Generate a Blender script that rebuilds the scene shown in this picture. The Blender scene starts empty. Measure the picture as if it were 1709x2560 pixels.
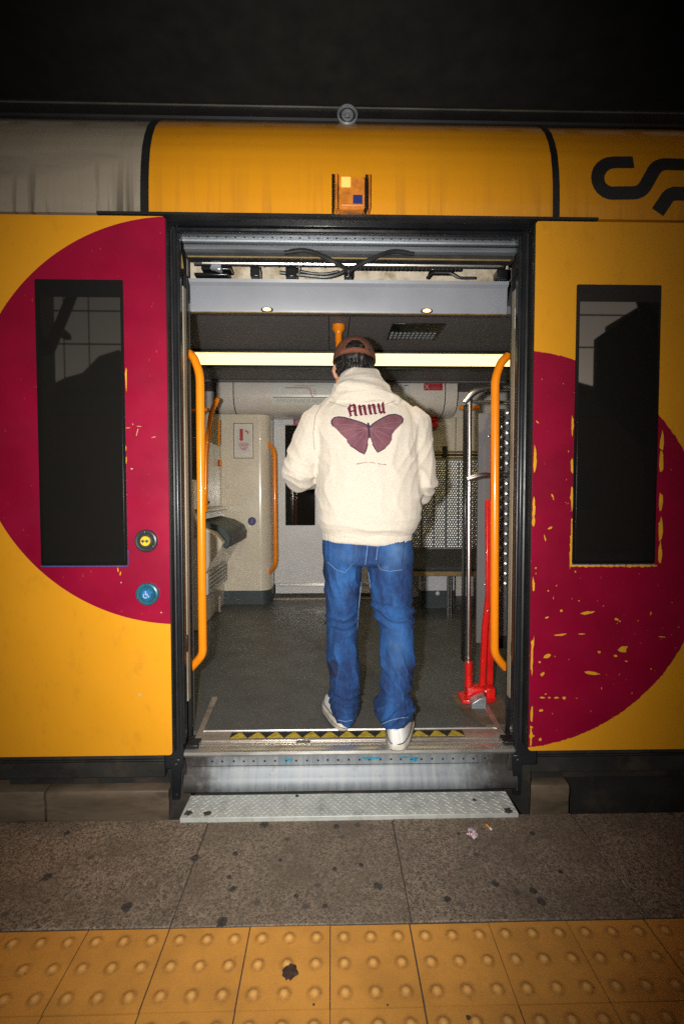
import bpy, bmesh, math, random
import numpy as np
from mathutils import Vector, Matrix, noise
from mathutils.bvhtree import BVHTree
from mathutils.geometry import tessellate_polygon

random.seed(7)
R = math.radians
scn = bpy.context.scene
col = scn.collection

# ------------------------------------------------------------------ camera
F_PX, W_PX, H_PX = 1220.0, 1709.0, 2560.0
CAM_H, PITCH, YAW = 1.2, R(2.2), R(1.3)
cam_d = bpy.data.cameras.new('camera')
cam_d.sensor_fit = 'VERTICAL'
cam_d.sensor_height = 36.0
cam_d.lens = 36.0 * F_PX / H_PX
cam_d.clip_start = 0.02
cam_d.clip_end = 2000
cam = bpy.data.objects.new('camera', cam_d)
col.objects.link(cam)
cam.location = (0, 0, CAM_H)
cam.rotation_euler = (R(90) - PITCH, 0, -YAW)
scn.camera = cam

# ------------------------------------------------------------------ dusk sky
world = bpy.data.worlds.new('World')
scn.world = world
world.use_nodes = True
wn, wl = world.node_tree.nodes, world.node_tree.links
wn.clear()
sky = wn.new('ShaderNodeTexSky')
sky.sky_type = 'NISHITA'
sky.sun_disc = False
sky.sun_elevation = R(5.0)
sky.sun_rotation = R(172)
sky.dust_density = 3.0
hs = wn.new('ShaderNodeHueSaturation')
hs.inputs['Saturation'].default_value = 0.25
tint = wn.new('ShaderNodeMix'); tint.data_type = 'RGBA'; tint.blend_type = 'MULTIPLY'
tint.inputs[0].default_value = 1.0
tint.inputs[7].default_value = (1.0, 0.88, 0.76, 1)
bg = wn.new('ShaderNodeBackground')
bg.inputs['Strength'].default_value = 0.055
wo = wn.new('ShaderNodeOutputWorld')
wl.new(sky.outputs[0], hs.inputs['Color'])
wl.new(hs.outputs[0], tint.inputs[6])
wl.new(tint.outputs[2], bg.inputs['Color'])
wl.new(bg.outputs[0], wo.inputs['Surface'])

# ------------------------------------------------------------------ the photographer's flash, 11 cm beside the lens
fl_d = bpy.data.lights.new('camera_flash', 'SPOT')
fl_d.energy = 290
fl_d.color = (1.0, 0.965, 0.90)
fl_d.spot_size = R(124)
fl_d.spot_blend = 1.0
fl_d.shadow_soft_size = 0.018
fl = bpy.data.objects.new('camera_flash', fl_d)
col.objects.link(fl)
fl.location = (-0.115, 0.0, 1.215)
fl.rotation_euler = (R(90) - R(3.0), 0, R(0.0))
fl.scale = (0.60, 1.0, 1.0)      # the head throws an upright oblong beam

scn.view_settings.view_transform = 'Standard'
scn.view_settings.look = 'None'
scn.view_settings.gamma = 1.0
scn.view_settings.exposure = 0.0
scn.cycles.max_bounces = 8
scn.cycles.sample_clamp_indirect = 4.0
scn.cycles.blur_glossy = 0.3
scn.cycles.use_denoising = False


def PX(px, py, Y):
    """the place in the scene, Y metres out, that the photograph shows at this pixel"""
    st, ct, sy, cy = math.sin(PITCH), math.cos(PITCH), math.sin(YAW), math.cos(YAW)
    f = Vector((sy * ct, cy * ct, -st)); r = Vector((cy, -sy, 0)); u = r.cross(f)
    d = f + r * ((px - W_PX / 2) / F_PX) - u * ((py - H_PX / 2) / F_PX)
    k = Y / d.y
    return Vector((d.x * k, Y, CAM_H + d.z * k))


# ------------------------------------------------------------------ materials
MATS = {}


def new_mat(name):
    m = bpy.data.materials.new(name)
    m.use_nodes = True
    nt = m.node_tree
    b = nt.nodes.get('Principled BSDF')
    MATS[name] = m
    return m, nt, b


def nd(nt, t, **kw):
    n = nt.nodes.new(t)
    for k, v in kw.items():
        setattr(n, k, v)
    return n


def mth(nt, op, a, b=None, c=None):
    n = nt.nodes.new('ShaderNodeMath'); n.operation = op
    for i, v in enumerate((a, b, c)):
        if v is None:
            continue
        if isinstance(v, (int, float)):
            n.inputs[i].default_value = v
        else:
            nt.links.new(v, n.inputs[i])
    return n.outputs[0]


def mixc(nt, fac, a, b, blend='MIX'):
    n = nt.nodes.new('ShaderNodeMix'); n.data_type = 'RGBA'; n.blend_type = blend
    for i, v in ((0, fac), (6, a), (7, b)):
        if isinstance(v, (int, float)):
            n.inputs[i].default_value = v
        elif isinstance(v, (tuple, list)):
            n.inputs[i].default_value = (*v[:3], 1)
        else:
            nt.links.new(v, n.inputs[i])
    return n.outputs[2]


def ramp(nt, fac, stops):
    n = nt.nodes.new('ShaderNodeValToRGB')
    e = n.color_ramp.elements
    while len(e) < len(stops):
        e.new(0.5)
    for el, (p, c) in zip(e, stops):
        el.position = p
        el.color = (c, c, c, 1) if isinstance(c, (int, float)) else (*c, 1)
    nt.links.new(fac, n.inputs[0])
    return n.outputs[0]


def pos(nt, scale=(1, 1, 1)):
    g = nt.nodes.new('ShaderNodeNewGeometry')
    if scale == (1, 1, 1):
        return g.outputs['Position']
    m = nt.nodes.new('ShaderNodeMapping')
    m.inputs['Scale'].default_value = scale
    nt.links.new(g.outputs['Position'], m.inputs[0])
    return m.outputs[0]


def nz(nt, vec, scale, detail=4, rough=0.55, dist=0.0):
    n = nt.nodes.new('ShaderNodeTexNoise')
    n.inputs['Scale'].default_value = scale
    n.inputs['Detail'].default_value = detail
    n.inputs['Roughness'].default_value = rough
    n.inputs['Distortion'].default_value = dist
    nt.links.new(vec, n.inputs['Vector'])
    return n.outputs[0]


def bump(nt, b, h, strength, dist=0.002):
    n = nt.nodes.new('ShaderNodeBump')
    n.inputs['Strength'].default_value = strength
    n.inputs['Distance'].default_value = dist
    nt.links.new(h, n.inputs['Height'])
    nt.links.new(n.outputs[0], b.inputs['Normal'])


def mat(name, c, rough=0.5, metal=0.0, var=0.12, scale=6.0, bmp=0.0, bscale=300.0, coat=0.0, rvar=0.1, ior=None,
        stretch=(1, 1, 1), dirt=None, dscale=5.0, dthr=(0.5, 0.75)):
    m, nt, b = new_mat(name)
    p = pos(nt, stretch)
    n1 = nz(nt, p, scale, 6)
    lo = tuple(x * (1 - var) for x in c); hi = tuple(min(1, x * (1 + var)) for x in c)
    cc = mixc(nt, ramp(nt, n1, [(0.3, 0.0), (0.7, 1.0)]), lo, hi)
    if dirt:
        n2 = nz(nt, p, dscale, 8, 0.65)
        cc = mixc(nt, ramp(nt, n2, [(dthr[0], 0.0), (dthr[1], 1.0)]), cc, dirt)
    nt.links.new(cc, b.inputs['Base Color'])
    b.inputs['Metallic'].default_value = metal
    if rvar:
        n3 = nz(nt, p, scale * 2.3, 5)
        rr = mth(nt, 'MULTIPLY_ADD', n3, 2 * rvar, rough - rvar)
        nt.links.new(rr, b.inputs['Roughness'])
    else:
        b.inputs['Roughness'].default_value = rough
    if coat:
        b.inputs['Coat Weight'].default_value = coat
        b.inputs['Coat Roughness'].default_value = 0.08
    if ior:
        b.inputs['IOR'].default_value = ior
    if bmp:
        bump(nt, b, nz(nt, pos(nt), bscale, 3), bmp)
    return m


def emit(name, c, s):
    m, nt, b = new_mat(name)
    b.inputs['Base Color'].default_value = (*c, 1)
    b.inputs['Emission Color'].default_value = (*c, 1)
    b.inputs['Emission Strength'].default_value = s
    return m


YEL = (0.86, 0.375, 0.016)
MAR = (0.30, 0.0015, 0.030)


def livery(name, cx, cz, rad, wob):
    """yellow paint with a maroon disc sprayed on it, a little dirt, a gloss coat"""
    m, nt, b = new_mat(name)
    g = nt.nodes.new('ShaderNodeNewGeometry')
    s = nt.nodes.new('ShaderNodeSeparateXYZ'); nt.links.new(g.outputs['Position'], s.inputs[0])
    p = g.outputs['Position']
    dx = mth(nt, 'SUBTRACT', s.outputs[0], cx); dz = mth(nt, 'SUBTRACT', s.outputs[2], cz)
    d = mth(nt, 'SQRT', mth(nt, 'ADD', mth(nt, 'MULTIPLY', dx, dx), mth(nt, 'MULTIPLY', dz, dz)))
    if wob:
        d = mth(nt, 'ADD', d, mth(nt, 'MULTIPLY', mth(nt, 'SUBTRACT', nz(nt, p, 55, 4, 0.7), 0.5), wob))
    inside = mth(nt, 'MULTIPLY_ADD', mth(nt, 'SUBTRACT', rad, d), 900.0, 0.5)
    inside = mth(nt, 'MINIMUM', mth(nt, 'MAXIMUM', inside, 0.0), 1.0)
    n1 = nz(nt, p, 3.0, 6, 0.6)
    yel = mixc(nt, n1, tuple(x * 0.82 for x in YEL), YEL)
    dark_tone = ramp(nt, nz(nt, pos(nt, (1, 1, 0.7)), 14.0, 8, 0.7), [(0.54, 0.0), (0.80, 0.36)])
    yel = mixc(nt, dark_tone, yel, (0.30, 0.14, 0.02))
    mar = mixc(nt, ramp(nt, n1, [(0.35, 0.0), (0.65, 1.0)]), tuple(x * 0.80 for x in MAR), tuple(x * 1.10 for x in MAR))
    # worn, faintly pink bloom where the disc has been rubbed
    rub = ramp(nt, nz(nt, p, 2.1, 3), [(0.52, 0.0), (0.75, 0.35)])
    mar = mixc(nt, rub, mar, (0.30, 0.012, 0.060))
    spk = ramp(nt, nz(nt, pos(nt, (1, 1, 0.6)), 75.0, 2, 0.5), [(0.745, 0.0), (0.755, 1.0)])
    mar = mixc(nt, mth(nt, 'MULTIPLY', spk, 0.8 if wob else 0.12), mar, YEL)
    cc = mixc(nt, inside, yel, mar)
    nt.links.new(cc, b.inputs['Base Color'])
    nt.links.new(mth(nt, 'MULTIPLY_ADD', nz(nt, p, 9, 5), 0.25, 0.30), b.inputs['Roughness'])
    b.inputs['Specular IOR Level'].default_value = 0.32
    bump(nt, b, nz(nt, p, 2.2, 2), 0.10, 0.02)
    return m


livery('livery_left', -0.574, 1.462, 0.762, 0.0)
livery('livery_right', 0.695, 0.972, 0.772, 0.012)

# upper side panels: paint with run-off streaks
def streaked(name, c, dirt, amount):
    m, nt, b = new_mat(name)
    g = nt.nodes.new('ShaderNodeNewGeometry')
    s = nt.nodes.new('ShaderNodeSeparateXYZ'); nt.links.new(g.outputs['Position'], s.inputs[0])
    st = nz(nt, pos(nt, (26, 1, 1.1)), 1.0, 5, 0.6, 0.6)
    bl = nz(nt, pos(nt, (1.2, 1, 7)), 1.0, 5, 0.6)
    low = mth(nt, 'MINIMUM', mth(nt, 'MAXIMUM', mth(nt, 'MULTIPLY_ADD', s.outputs[2], -4.5, 11.1), 0.1), 1.0)
    k = mth(nt, 'MULTIPLY', ramp(nt, st, [(0.50, 0.0), (0.66, 1.0)]), low)
    k2 = mth(nt, 'MULTIPLY', ramp(nt, bl, [(0.5, 0.0), (0.72, 1.0)]), 0.45)
    k = mth(nt, 'MULTIPLY', mth(nt, 'MAXIMUM', k, k2), amount)
    cc = mixc(nt, nz(nt, pos(nt), 4, 5), tuple(x * 0.85 for x in c), c)
    nt.links.new(mixc(nt, k, cc, dirt), b.inputs['Base Color'])
    nt.links.new(mth(nt, 'MULTIPLY_ADD', st, 0.2, 0.22), b.inputs['Roughness'])
    b.inputs['Coat Weight'].default_value = 0.7
    b.inputs['Coat Roughness'].default_value = 0.07
    return m


streaked('grey_side', (0.38, 0.325, 0.25), (0.075, 0.062, 0.047), 0.85)
streaked('yellow_side', (0.84, 0.345, 0.012), (0.40, 0.16, 0.02), 0.45)

mat('black_rubber', (0.014, 0.015, 0.016), 0.42, var=0.3, scale=12)
mat('black_gloss', (0.008, 0.009, 0.011), 0.22, var=0.3, scale=8)
mat('dark_frame', (0.018, 0.020, 0.024), 0.30, metal=0.2, var=0.3, scale=5, rvar=0.12)
mat('dark_steel', (0.045, 0.045, 0.045), 0.45, metal=0.7, var=0.4, scale=9)
mat('grimy_black', (0.022, 0.021, 0.019), 0.65, var=0.5, scale=7, dirt=(0.07, 0.05, 0.035), dscale=9)
mat('rail_aluminium', (0.45, 0.49, 0.54), 0.42, metal=0.75, var=0.2, scale=14, stretch=(0.2, 1, 3), dirt=(0.06, 0.06, 0.065), dscale=8, dthr=(0.55, 0.8))
mat('flap_grey', (0.25, 0.265, 0.30), 0.42, var=0.08, scale=5, bmp=0.05)
mat('ceiling_grey', (0.16, 0.15, 0.155), 0.6, var=0.06, scale=5)
mat('cream_plastic', (0.70, 0.64, 0.53), 0.24, var=0.05, scale=4, coat=0.3)
mat('duct_plastic', (0.74, 0.69, 0.64), 0.30, var=0.06, scale=5)
mat('door_grey', (0.60, 0.61, 0.64), 0.40, var=0.05, scale=4)
mat('skirting_teal', (0.040, 0.056, 0.062), 0.5, var=0.15)
mat('orange_rail', (0.95, 0.27, 0.006), 0.28, var=0.06, scale=14, coat=0.3)
mat('red_paint', (0.72, 0.012, 0.010), 0.34, var=0.15, scale=14, coat=0.2, dirt=(0.25, 0.01, 0.01), dscale=18, dthr=(0.6, 0.8))
mat('stainless', (0.74, 0.73, 0.71), 0.30, metal=1.0, var=0.05, scale=3, rvar=0)
mat('brushed_steel', (0.55, 0.54, 0.52), 0.30, metal=0.9, var=0.12, scale=10, stretch=(1, 1, 0.12), rvar=0.1)
mat('dimpled_steel', (0.70, 0.71, 0.72), 0.33, metal=1.0, var=0.08, scale=5, rvar=0)
mat('cushion', (0.030, 0.034, 0.040), 0.8, var=0.5, scale=40, bmp=0.3, bscale=250)
mat('seat_edge', (0.22, 0.15, 0.05), 0.6, var=0.3, scale=20)
mat('sill_metal', (0.46, 0.40, 0.35), 0.38, metal=0.6, var=0.18, scale=12, stretch=(0.3, 1, 1), dirt=(0.14, 0.11, 0.09), dscale=7, dthr=(0.5, 0.8))
mat('sill_bright', (0.62, 0.60, 0.57), 0.30, metal=0.8, var=0.18, scale=14, stretch=(0.3, 1, 1), dirt=(0.12, 0.13, 0.12), dscale=9, dthr=(0.52, 0.75))
mat('hazard_black', (0.018, 0.018, 0.020), 0.7, var=0.4, scale=40)
mat('hazard_yellow', (0.50, 0.36, 0.030), 0.7, var=0.35, scale=45, dirt=(0.12, 0.09, 0.03), dscale=30, dthr=(0.55, 0.8))
mat('insulation', (0.62, 0.54, 0.42), 0.85, var=0.2, scale=20, dirt=(0.24, 0.16, 0.07), dscale=11, dthr=(0.48, 0.72), bmp=0.3, bscale=60)
mat('jamb_beige', (0.34, 0.30, 0.22), 0.6, var=0.25, scale=10, stretch=(1, 1, 0.3), dirt=(0.10, 0.08, 0.05), dscale=8)
mat('brown_box', (0.17, 0.125, 0.085), 0.55, var=0.35, scale=6, stretch=(0.5, 1, 2), dirt=(0.05, 0.035, 0.025), dscale=5, dthr=(0.45, 0.7))
mat('logo_grey', (0.020, 0.020, 0.021), 0.5, var=0.2)
mat('white_print', (0.62, 0.62, 0.60), 0.5, var=0.04)
mat('map_paper', (0.70, 0.71, 0.68), 0.30, var=0.03)
mat('print_red', (0.45, 0.02, 0.03), 0.5, var=0.1)
mat('print_dark', (0.05, 0.06, 0.06), 0.5, var=0.1)
mat('print_pink', (0.50, 0.16, 0.20), 0.5, var=0.1)
mat('print_blue', (0.02, 0.03, 0.16), 0.4, var=0.1)
mat('sticker_purple', (0.16, 0.03, 0.09), 0.4, var=0.1)
mat('button_ring', (0.035, 0.040, 0.042), 0.35, var=0.2, scale=30)
mat('button_yellow', (0.85, 0.52, 0.02), 0.4, var=0.1, scale=50)
mat('button_blue_ring', (0.012, 0.10, 0.15), 0.35, var=0.3, scale=30)
mat('button_blue', (0.02, 0.16, 0.42), 0.35, var=0.2, scale=30)
mat('screw', (0.55, 0.55, 0.55), 0.3, metal=1.0, var=0.1)
mat('blue_edge', (0.02, 0.08, 0.25), 0.45, var=0.3, scale=30)
mat('chip_yellow', (0.78, 0.40, 0.015), 0.55, var=0.12, scale=40)
mat('chip_pale', (0.55, 0.40, 0.22), 0.6, var=0.2, scale=60)
mat('blue_spill', (0.03, 0.22, 0.34), 0.5, var=0.4, scale=60)
mat('canopy_paint', (0.13, 0.124, 0.11), 0.8, var=0.2)
mat('canopy_steel', (0.03, 0.03, 0.03), 0.6, var=0.2)
mat('concrete_wall', (0.10, 0.085, 0.07), 0.8, var=0.3, scale=1.5)
mat('brick_wall', (0.15, 0.062, 0.036), 0.85, var=0.3, scale=5)
mat('roof_tile', (0.06, 0.045, 0.038), 0.85, var=0.3)
mat('roof_black', (0.012, 0.012, 0.012), 0.55, var=0.3)
mat('roof_trim', (0.16, 0.16, 0.13), 0.35, metal=0.6, var=0.3)
mat('vent_grey', (0.24, 0.26, 0.27), 0.5, var=0.1)
mat('horn_grey', (0.20, 0.21, 0.23), 0.4, var=0.2, scale=30)
mat('lampbox_orange', (0.62, 0.20, 0.02), 0.4, var=0.25, scale=25, dirt=(0.12, 0.05, 0.02), dscale=20)
mat('skin', (0.46, 0.23, 0.16), 0.5, var=0.08, scale=30)
mat('hair', (0.010, 0.008, 0.007), 0.55, var=0.4, scale=60, bmp=0.6, bscale=180)
mat('shoe_white', (0.82, 0.81, 0.80), 0.55, var=0.05, scale=20, bmp=0.1, bscale=500)
mat('shoe_sole', (0.60, 0.56, 0.49), 0.65, var=0.1, scale=35, dirt=(0.32, 0.29, 0.25), dscale=40, dthr=(0.5, 0.75))
mat('gum', (0.040, 0.034, 0.030), 0.8, var=0.6, scale=90)
mat('leaf_litter', (0.045, 0.022, 0.015), 0.8, var=0.6, scale=80)
mat('cig_filter', (0.75, 0.27, 0.03), 0.7, var=0.2, scale=200)
mat('cig_paper', (0.7, 0.66, 0.6), 0.7, var=0.1)
mat('wrapper', (0.62, 0.50, 0.54), 0.35, var=0.2, scale=60, dirt=(0.18, 0.04, 0.08), dscale=90, dthr=(0.5, 0.6))
mat('print_maroon', (0.115, 0.008, 0.028), 0.85, var=0.25, scale=120)
mat('print_ink', (0.035, 0.016, 0.035), 0.85, var=0.2, scale=120)
mat('wing_vein', (0.24, 0.11, 0.13), 0.85, var=0.2, scale=120)
mat('jean_tab', (0.6, 0.03, 0.04), 0.6)
mat('cap_strap', (0.165, 0.056, 0.030), 0.9, var=0.2, scale=90)
emit('tube_light', (1.0, 0.79, 0.35), 2.05)
emit('spot_bulb', (1.0, 0.62, 0.26), 2.6)
emit('lamp_orange', (1.0, 0.42, 0.10), 0.9)

# coated dark window glass
m, nt, b = new_mat('window_glass')
b.inputs['Base Color'].default_value = (0.014, 0.0135, 0.012, 1)
b.inputs['Roughness'].default_value = 0.022
b.inputs['IOR'].default_value = 2.6
m, nt, b = new_mat('window_band')
b.inputs['Base Color'].default_value = (0.007, 0.007, 0.007, 1)
b.inputs['Roughness'].default_value = 0.30
# floor vinyl with fleck
m, nt, b = new_mat('floor_vinyl')
p = pos(nt)
fl1 = ramp(nt, nz(nt, p, 160, 2), [(0.40, 0.0), (0.66, 1.0)])
cc = mixc(nt, fl1, (0.078, 0.084, 0.084), (0.122, 0.129, 0.129))
cc = mixc(nt, ramp(nt, nz(nt, p, 3.0, 8, 0.7), [(0.42, 0.0), (0.75, 0.55)]), cc, (0.05, 0.043, 0.036))
nt.links.new(cc, b.inputs['Base Color'])
nt.links.new(mth(nt, 'MULTIPLY_ADD', nz(nt, p, 6, 5), 0.3, 0.30), b.inputs['Roughness'])
# riser: brushed, scuffed, grimy towards the ends
m, nt, b = new_mat('riser_metal')
p = pos(nt)
g = nt.nodes.new('ShaderNodeSeparateXYZ'); nt.links.new(p, g.inputs[0])
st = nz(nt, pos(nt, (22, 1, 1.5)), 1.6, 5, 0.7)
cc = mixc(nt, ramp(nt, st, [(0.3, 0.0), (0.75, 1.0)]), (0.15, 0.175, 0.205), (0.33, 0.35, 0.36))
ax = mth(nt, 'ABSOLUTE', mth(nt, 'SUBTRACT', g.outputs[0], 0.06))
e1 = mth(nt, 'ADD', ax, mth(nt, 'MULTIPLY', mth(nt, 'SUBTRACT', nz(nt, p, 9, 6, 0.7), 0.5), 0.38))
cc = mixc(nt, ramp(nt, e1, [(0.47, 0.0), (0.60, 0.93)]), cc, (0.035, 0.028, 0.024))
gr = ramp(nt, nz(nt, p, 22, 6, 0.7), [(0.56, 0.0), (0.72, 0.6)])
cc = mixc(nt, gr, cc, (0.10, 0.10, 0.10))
nt.links.new(cc, b.inputs['Base Color'])
b.inputs['Metallic'].default_value = 0.35
nt.links.new(mth(nt, 'MULTIPLY_ADD', st, 0.25, 0.42), b.inputs['Roughness'])
# tread plate
mat('tread_plate', (0.46, 0.48, 0.46), 0.58, metal=0.2, var=0.12, scale=20, dirt=(0.20, 0.20, 0.19), dscale=16, dthr=(0.52, 0.78))

# granite of the platform edge
m, nt, b = new_mat('granite')
p = pos(nt)
oi = nt.nodes.new('ShaderNodeObjectInfo')
a1 = nz(nt, p, 110, 3, 0.7); a2 = nz(nt, p, 240, 2, 0.5); a3 = nz(nt, p, 4.5, 5, 0.6)
vr = nt.nodes.new('ShaderNodeTexVoronoi'); vr.inputs['Scale'].default_value = 250.0
nt.links.new(p, vr.inputs['Vector'])
vs_ = nt.nodes.new('ShaderNodeSeparateColor'); nt.links.new(vr.outputs['Color'], vs_.inputs[0])
vr2 = nt.nodes.new('ShaderNodeTexVoronoi'); vr2.inputs['Scale'].default_value = 120.0
nt.links.new(p, vr2.inputs['Vector'])
vs2 = nt.nodes.new('ShaderNodeSeparateColor'); nt.links.new(vr2.outputs['Color'], vs2.inputs[0])
sp = mth(nt, 'ADD', mth(nt, 'MULTIPLY', vs_.outputs[0], 0.5), mth(nt, 'ADD', mth(nt, 'MULTIPLY', vs2.outputs[1], 0.25), mth(nt, 'MULTIPLY', a1, 0.25)))
cc = mixc(nt, ramp(nt, sp, [(0.22, 0.0), (0.85, 1.0)]), (0.050, 0.038, 0.029), (0.34, 0.268, 0.205))
cc = mixc(nt, ramp(nt, a3, [(0.42, 0.0), (0.68, 0.72)]), cc, (0.085, 0.066, 0.050))
cc = mixc(nt, mth(nt, 'MULTIPLY', oi.outputs['Random'], 0.35), cc, (0.12, 0.088, 0.062))
blot = nt.nodes.new('ShaderNodeTexVoronoi'); blot.inputs['Scale'].default_value = 9.0
nt.links.new(p, blot.inputs['Vector'])
bl = ramp(nt, mth(nt, 'ADD', blot.outputs['Distance'], mth(nt, 'MULTIPLY', a1, 0.12)), [(0.13, 0.75), (0.19, 0.0)])
cc = mixc(nt, bl, cc, (0.045, 0.040, 0.037))
nt.links.new(cc, b.inputs['Base Color'])
b.inputs['Roughness'].default_value = 0.75
bump(nt, b, sp, 0.35, 0.002)
# tactile tile
m, nt, b = new_mat('tactile_yellow')
p = pos(nt)
oi = nt.nodes.new('ShaderNodeObjectInfo')
a1 = nz(nt, p, 5, 7, 0.65); a2 = nz(nt, p, 260, 2); a3 = nz(nt, p, 34, 5, 0.7)
cc = mixc(nt, a2, (0.50, 0.215, 0.036), (0.68, 0.33, 0.062))
cc = mixc(nt, ramp(nt, a1, [(0.42, 0.0), (0.78, 0.65)]), cc, (0.26, 0.115, 0.022))
cc = mixc(nt, ramp(nt, a3, [(0.66, 0.0), (0.76, 0.7)]), cc, (0.12, 0.055, 0.018))
cc = mixc(nt, mth(nt, 'MULTIPLY', oi.outputs['Random'], 0.22), cc, (0.34, 0.16, 0.03))
at = nt.nodes.new('ShaderNodeAttribute'); at.attribute_name = 'dark_tone'  # darker ring round the foot of each dome
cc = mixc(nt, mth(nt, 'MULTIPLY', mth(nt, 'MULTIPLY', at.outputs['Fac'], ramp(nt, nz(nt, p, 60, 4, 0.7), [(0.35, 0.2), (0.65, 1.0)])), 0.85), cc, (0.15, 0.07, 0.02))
at2 = nt.nodes.new('ShaderNodeAttribute'); at2.attribute_name = 'worn_lit'
cc = mixc(nt, mth(nt, 'MULTIPLY', at2.outputs['Fac'], 0.5), cc, (0.75, 0.44, 0.14))  # paler dome tops: rubbed bare, plus light painted into the colour
nt.links.new(cc, b.inputs['Base Color'])
b.inputs['Roughness'].default_value = 0.62
bump(nt, b, a2, 0.25, 0.001)
mat('mortar', (0.06, 0.045, 0.032), 0.9, var=0.3, scale=60)
mat('concrete', (0.10, 0.088, 0.075), 0.9, var=0.3, scale=4, bmp=0.3, bscale=60)
mat('ballast', (0.035, 0.031, 0.028), 0.95, var=0.6, scale=22, bmp=1.0, bscale=24)

# fleece and denim
m, nt, b = new_mat('fleece')
p = pos(nt)
a1 = nz(nt, p, 330, 2); a2 = nz(nt, p, 7, 4)
cc = mixc(nt, ramp(nt, a1, [(0.35, 0.0), (0.60, 1.0)]), (0.49, 0.435, 0.36), (0.655, 0.595, 0.51))
cc = mixc(nt, mth(nt, 'MULTIPLY', a2, 0.18), cc, (0.54, 0.46, 0.36))
nt.links.new(cc, b.inputs['Base Color'])
b.inputs['Roughness'].default_value = 0.95
b.inputs['Sheen Weight'].default_value = 0.25
bump(nt, b, mth(nt, 'ADD', a1, mth(nt, 'MULTIPLY', nz(nt, p, 26, 5), 1.2)), 0.3, 0.003)
m, nt, b = new_mat('denim')
p = pos(nt)
a1 = nz(nt, p, 420, 2); a2 = nz(nt, pos(nt, (1, 1, 0.45)), 11, 6, 0.65); a3 = nz(nt, pos(nt, (3, 3, 0.5)), 26, 4, 0.6)
cc = mixc(nt, ramp(nt, a2, [(0.40, 0.0), (0.64, 1.0)]), (0.003, 0.018, 0.090), (0.012, 0.092, 0.30))
cc = mixc(nt, ramp(nt, a3, [(0.56, 0.0), (0.78, 0.45)]), cc, (0.045, 0.150, 0.40))
cc = mixc(nt, mth(nt, 'MULTIPLY', a1, 0.22), cc, (0.040, 0.11, 0.30))
at = nt.nodes.new('ShaderNodeAttribute'); at.attribute_name = 'fade'
cc = mixc(nt, at.outputs['Fac'], cc, (0.13, 0.27, 0.52))
at = nt.nodes.new('ShaderNodeAttribute'); at.attribute_name = 'stain'
cc = mixc(nt, at.outputs['Fac'], cc, (0.010, 0.012, 0.045))
nt.links.new(cc, b.inputs['Base Color'])
b.inputs['Roughness'].default_value = 0.85
bump(nt, b, mth(nt, 'ADD', a1, mth(nt, 'MULTIPLY', nz(nt, pos(nt, (1, 1, 1.6)), 34, 5), 3.0)), 0.6, 0.005)
mat('seam_thread', (0.34, 0.29, 0.22), 0.9, var=0.1)
mat('denim_stitch', (0.16, 0.26, 0.46), 0.85, var=0.3, scale=200)
mat('suede', (0.125, 0.042, 0.022), 0.95, var=0.3, scale=70, bmp=0.4, bscale=300)
m, nt, b = new_mat('wing')
p = pos(nt)
g = nt.nodes.new('ShaderNodeSeparateXYZ'); nt.links.new(p, g.inputs[0])
a1 = nz(nt, pos(nt, (1, 1, 1)), 300, 2); a2 = nz(nt, p, 22, 5)
cc = mixc(nt, ramp(nt, a2, [(0.35, 0.0), (0.68, 1.0)]), (0.090, 0.018, 0.040), (0.165, 0.060, 0.082))
cc = mixc(nt, mth(nt, 'MULTIPLY', a1, 0.4), cc, (0.26, 0.14, 0.14))
nt.links.new(cc, b.inputs['Base Color'])
b.inputs['Roughness'].default_value = 0.9


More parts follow.
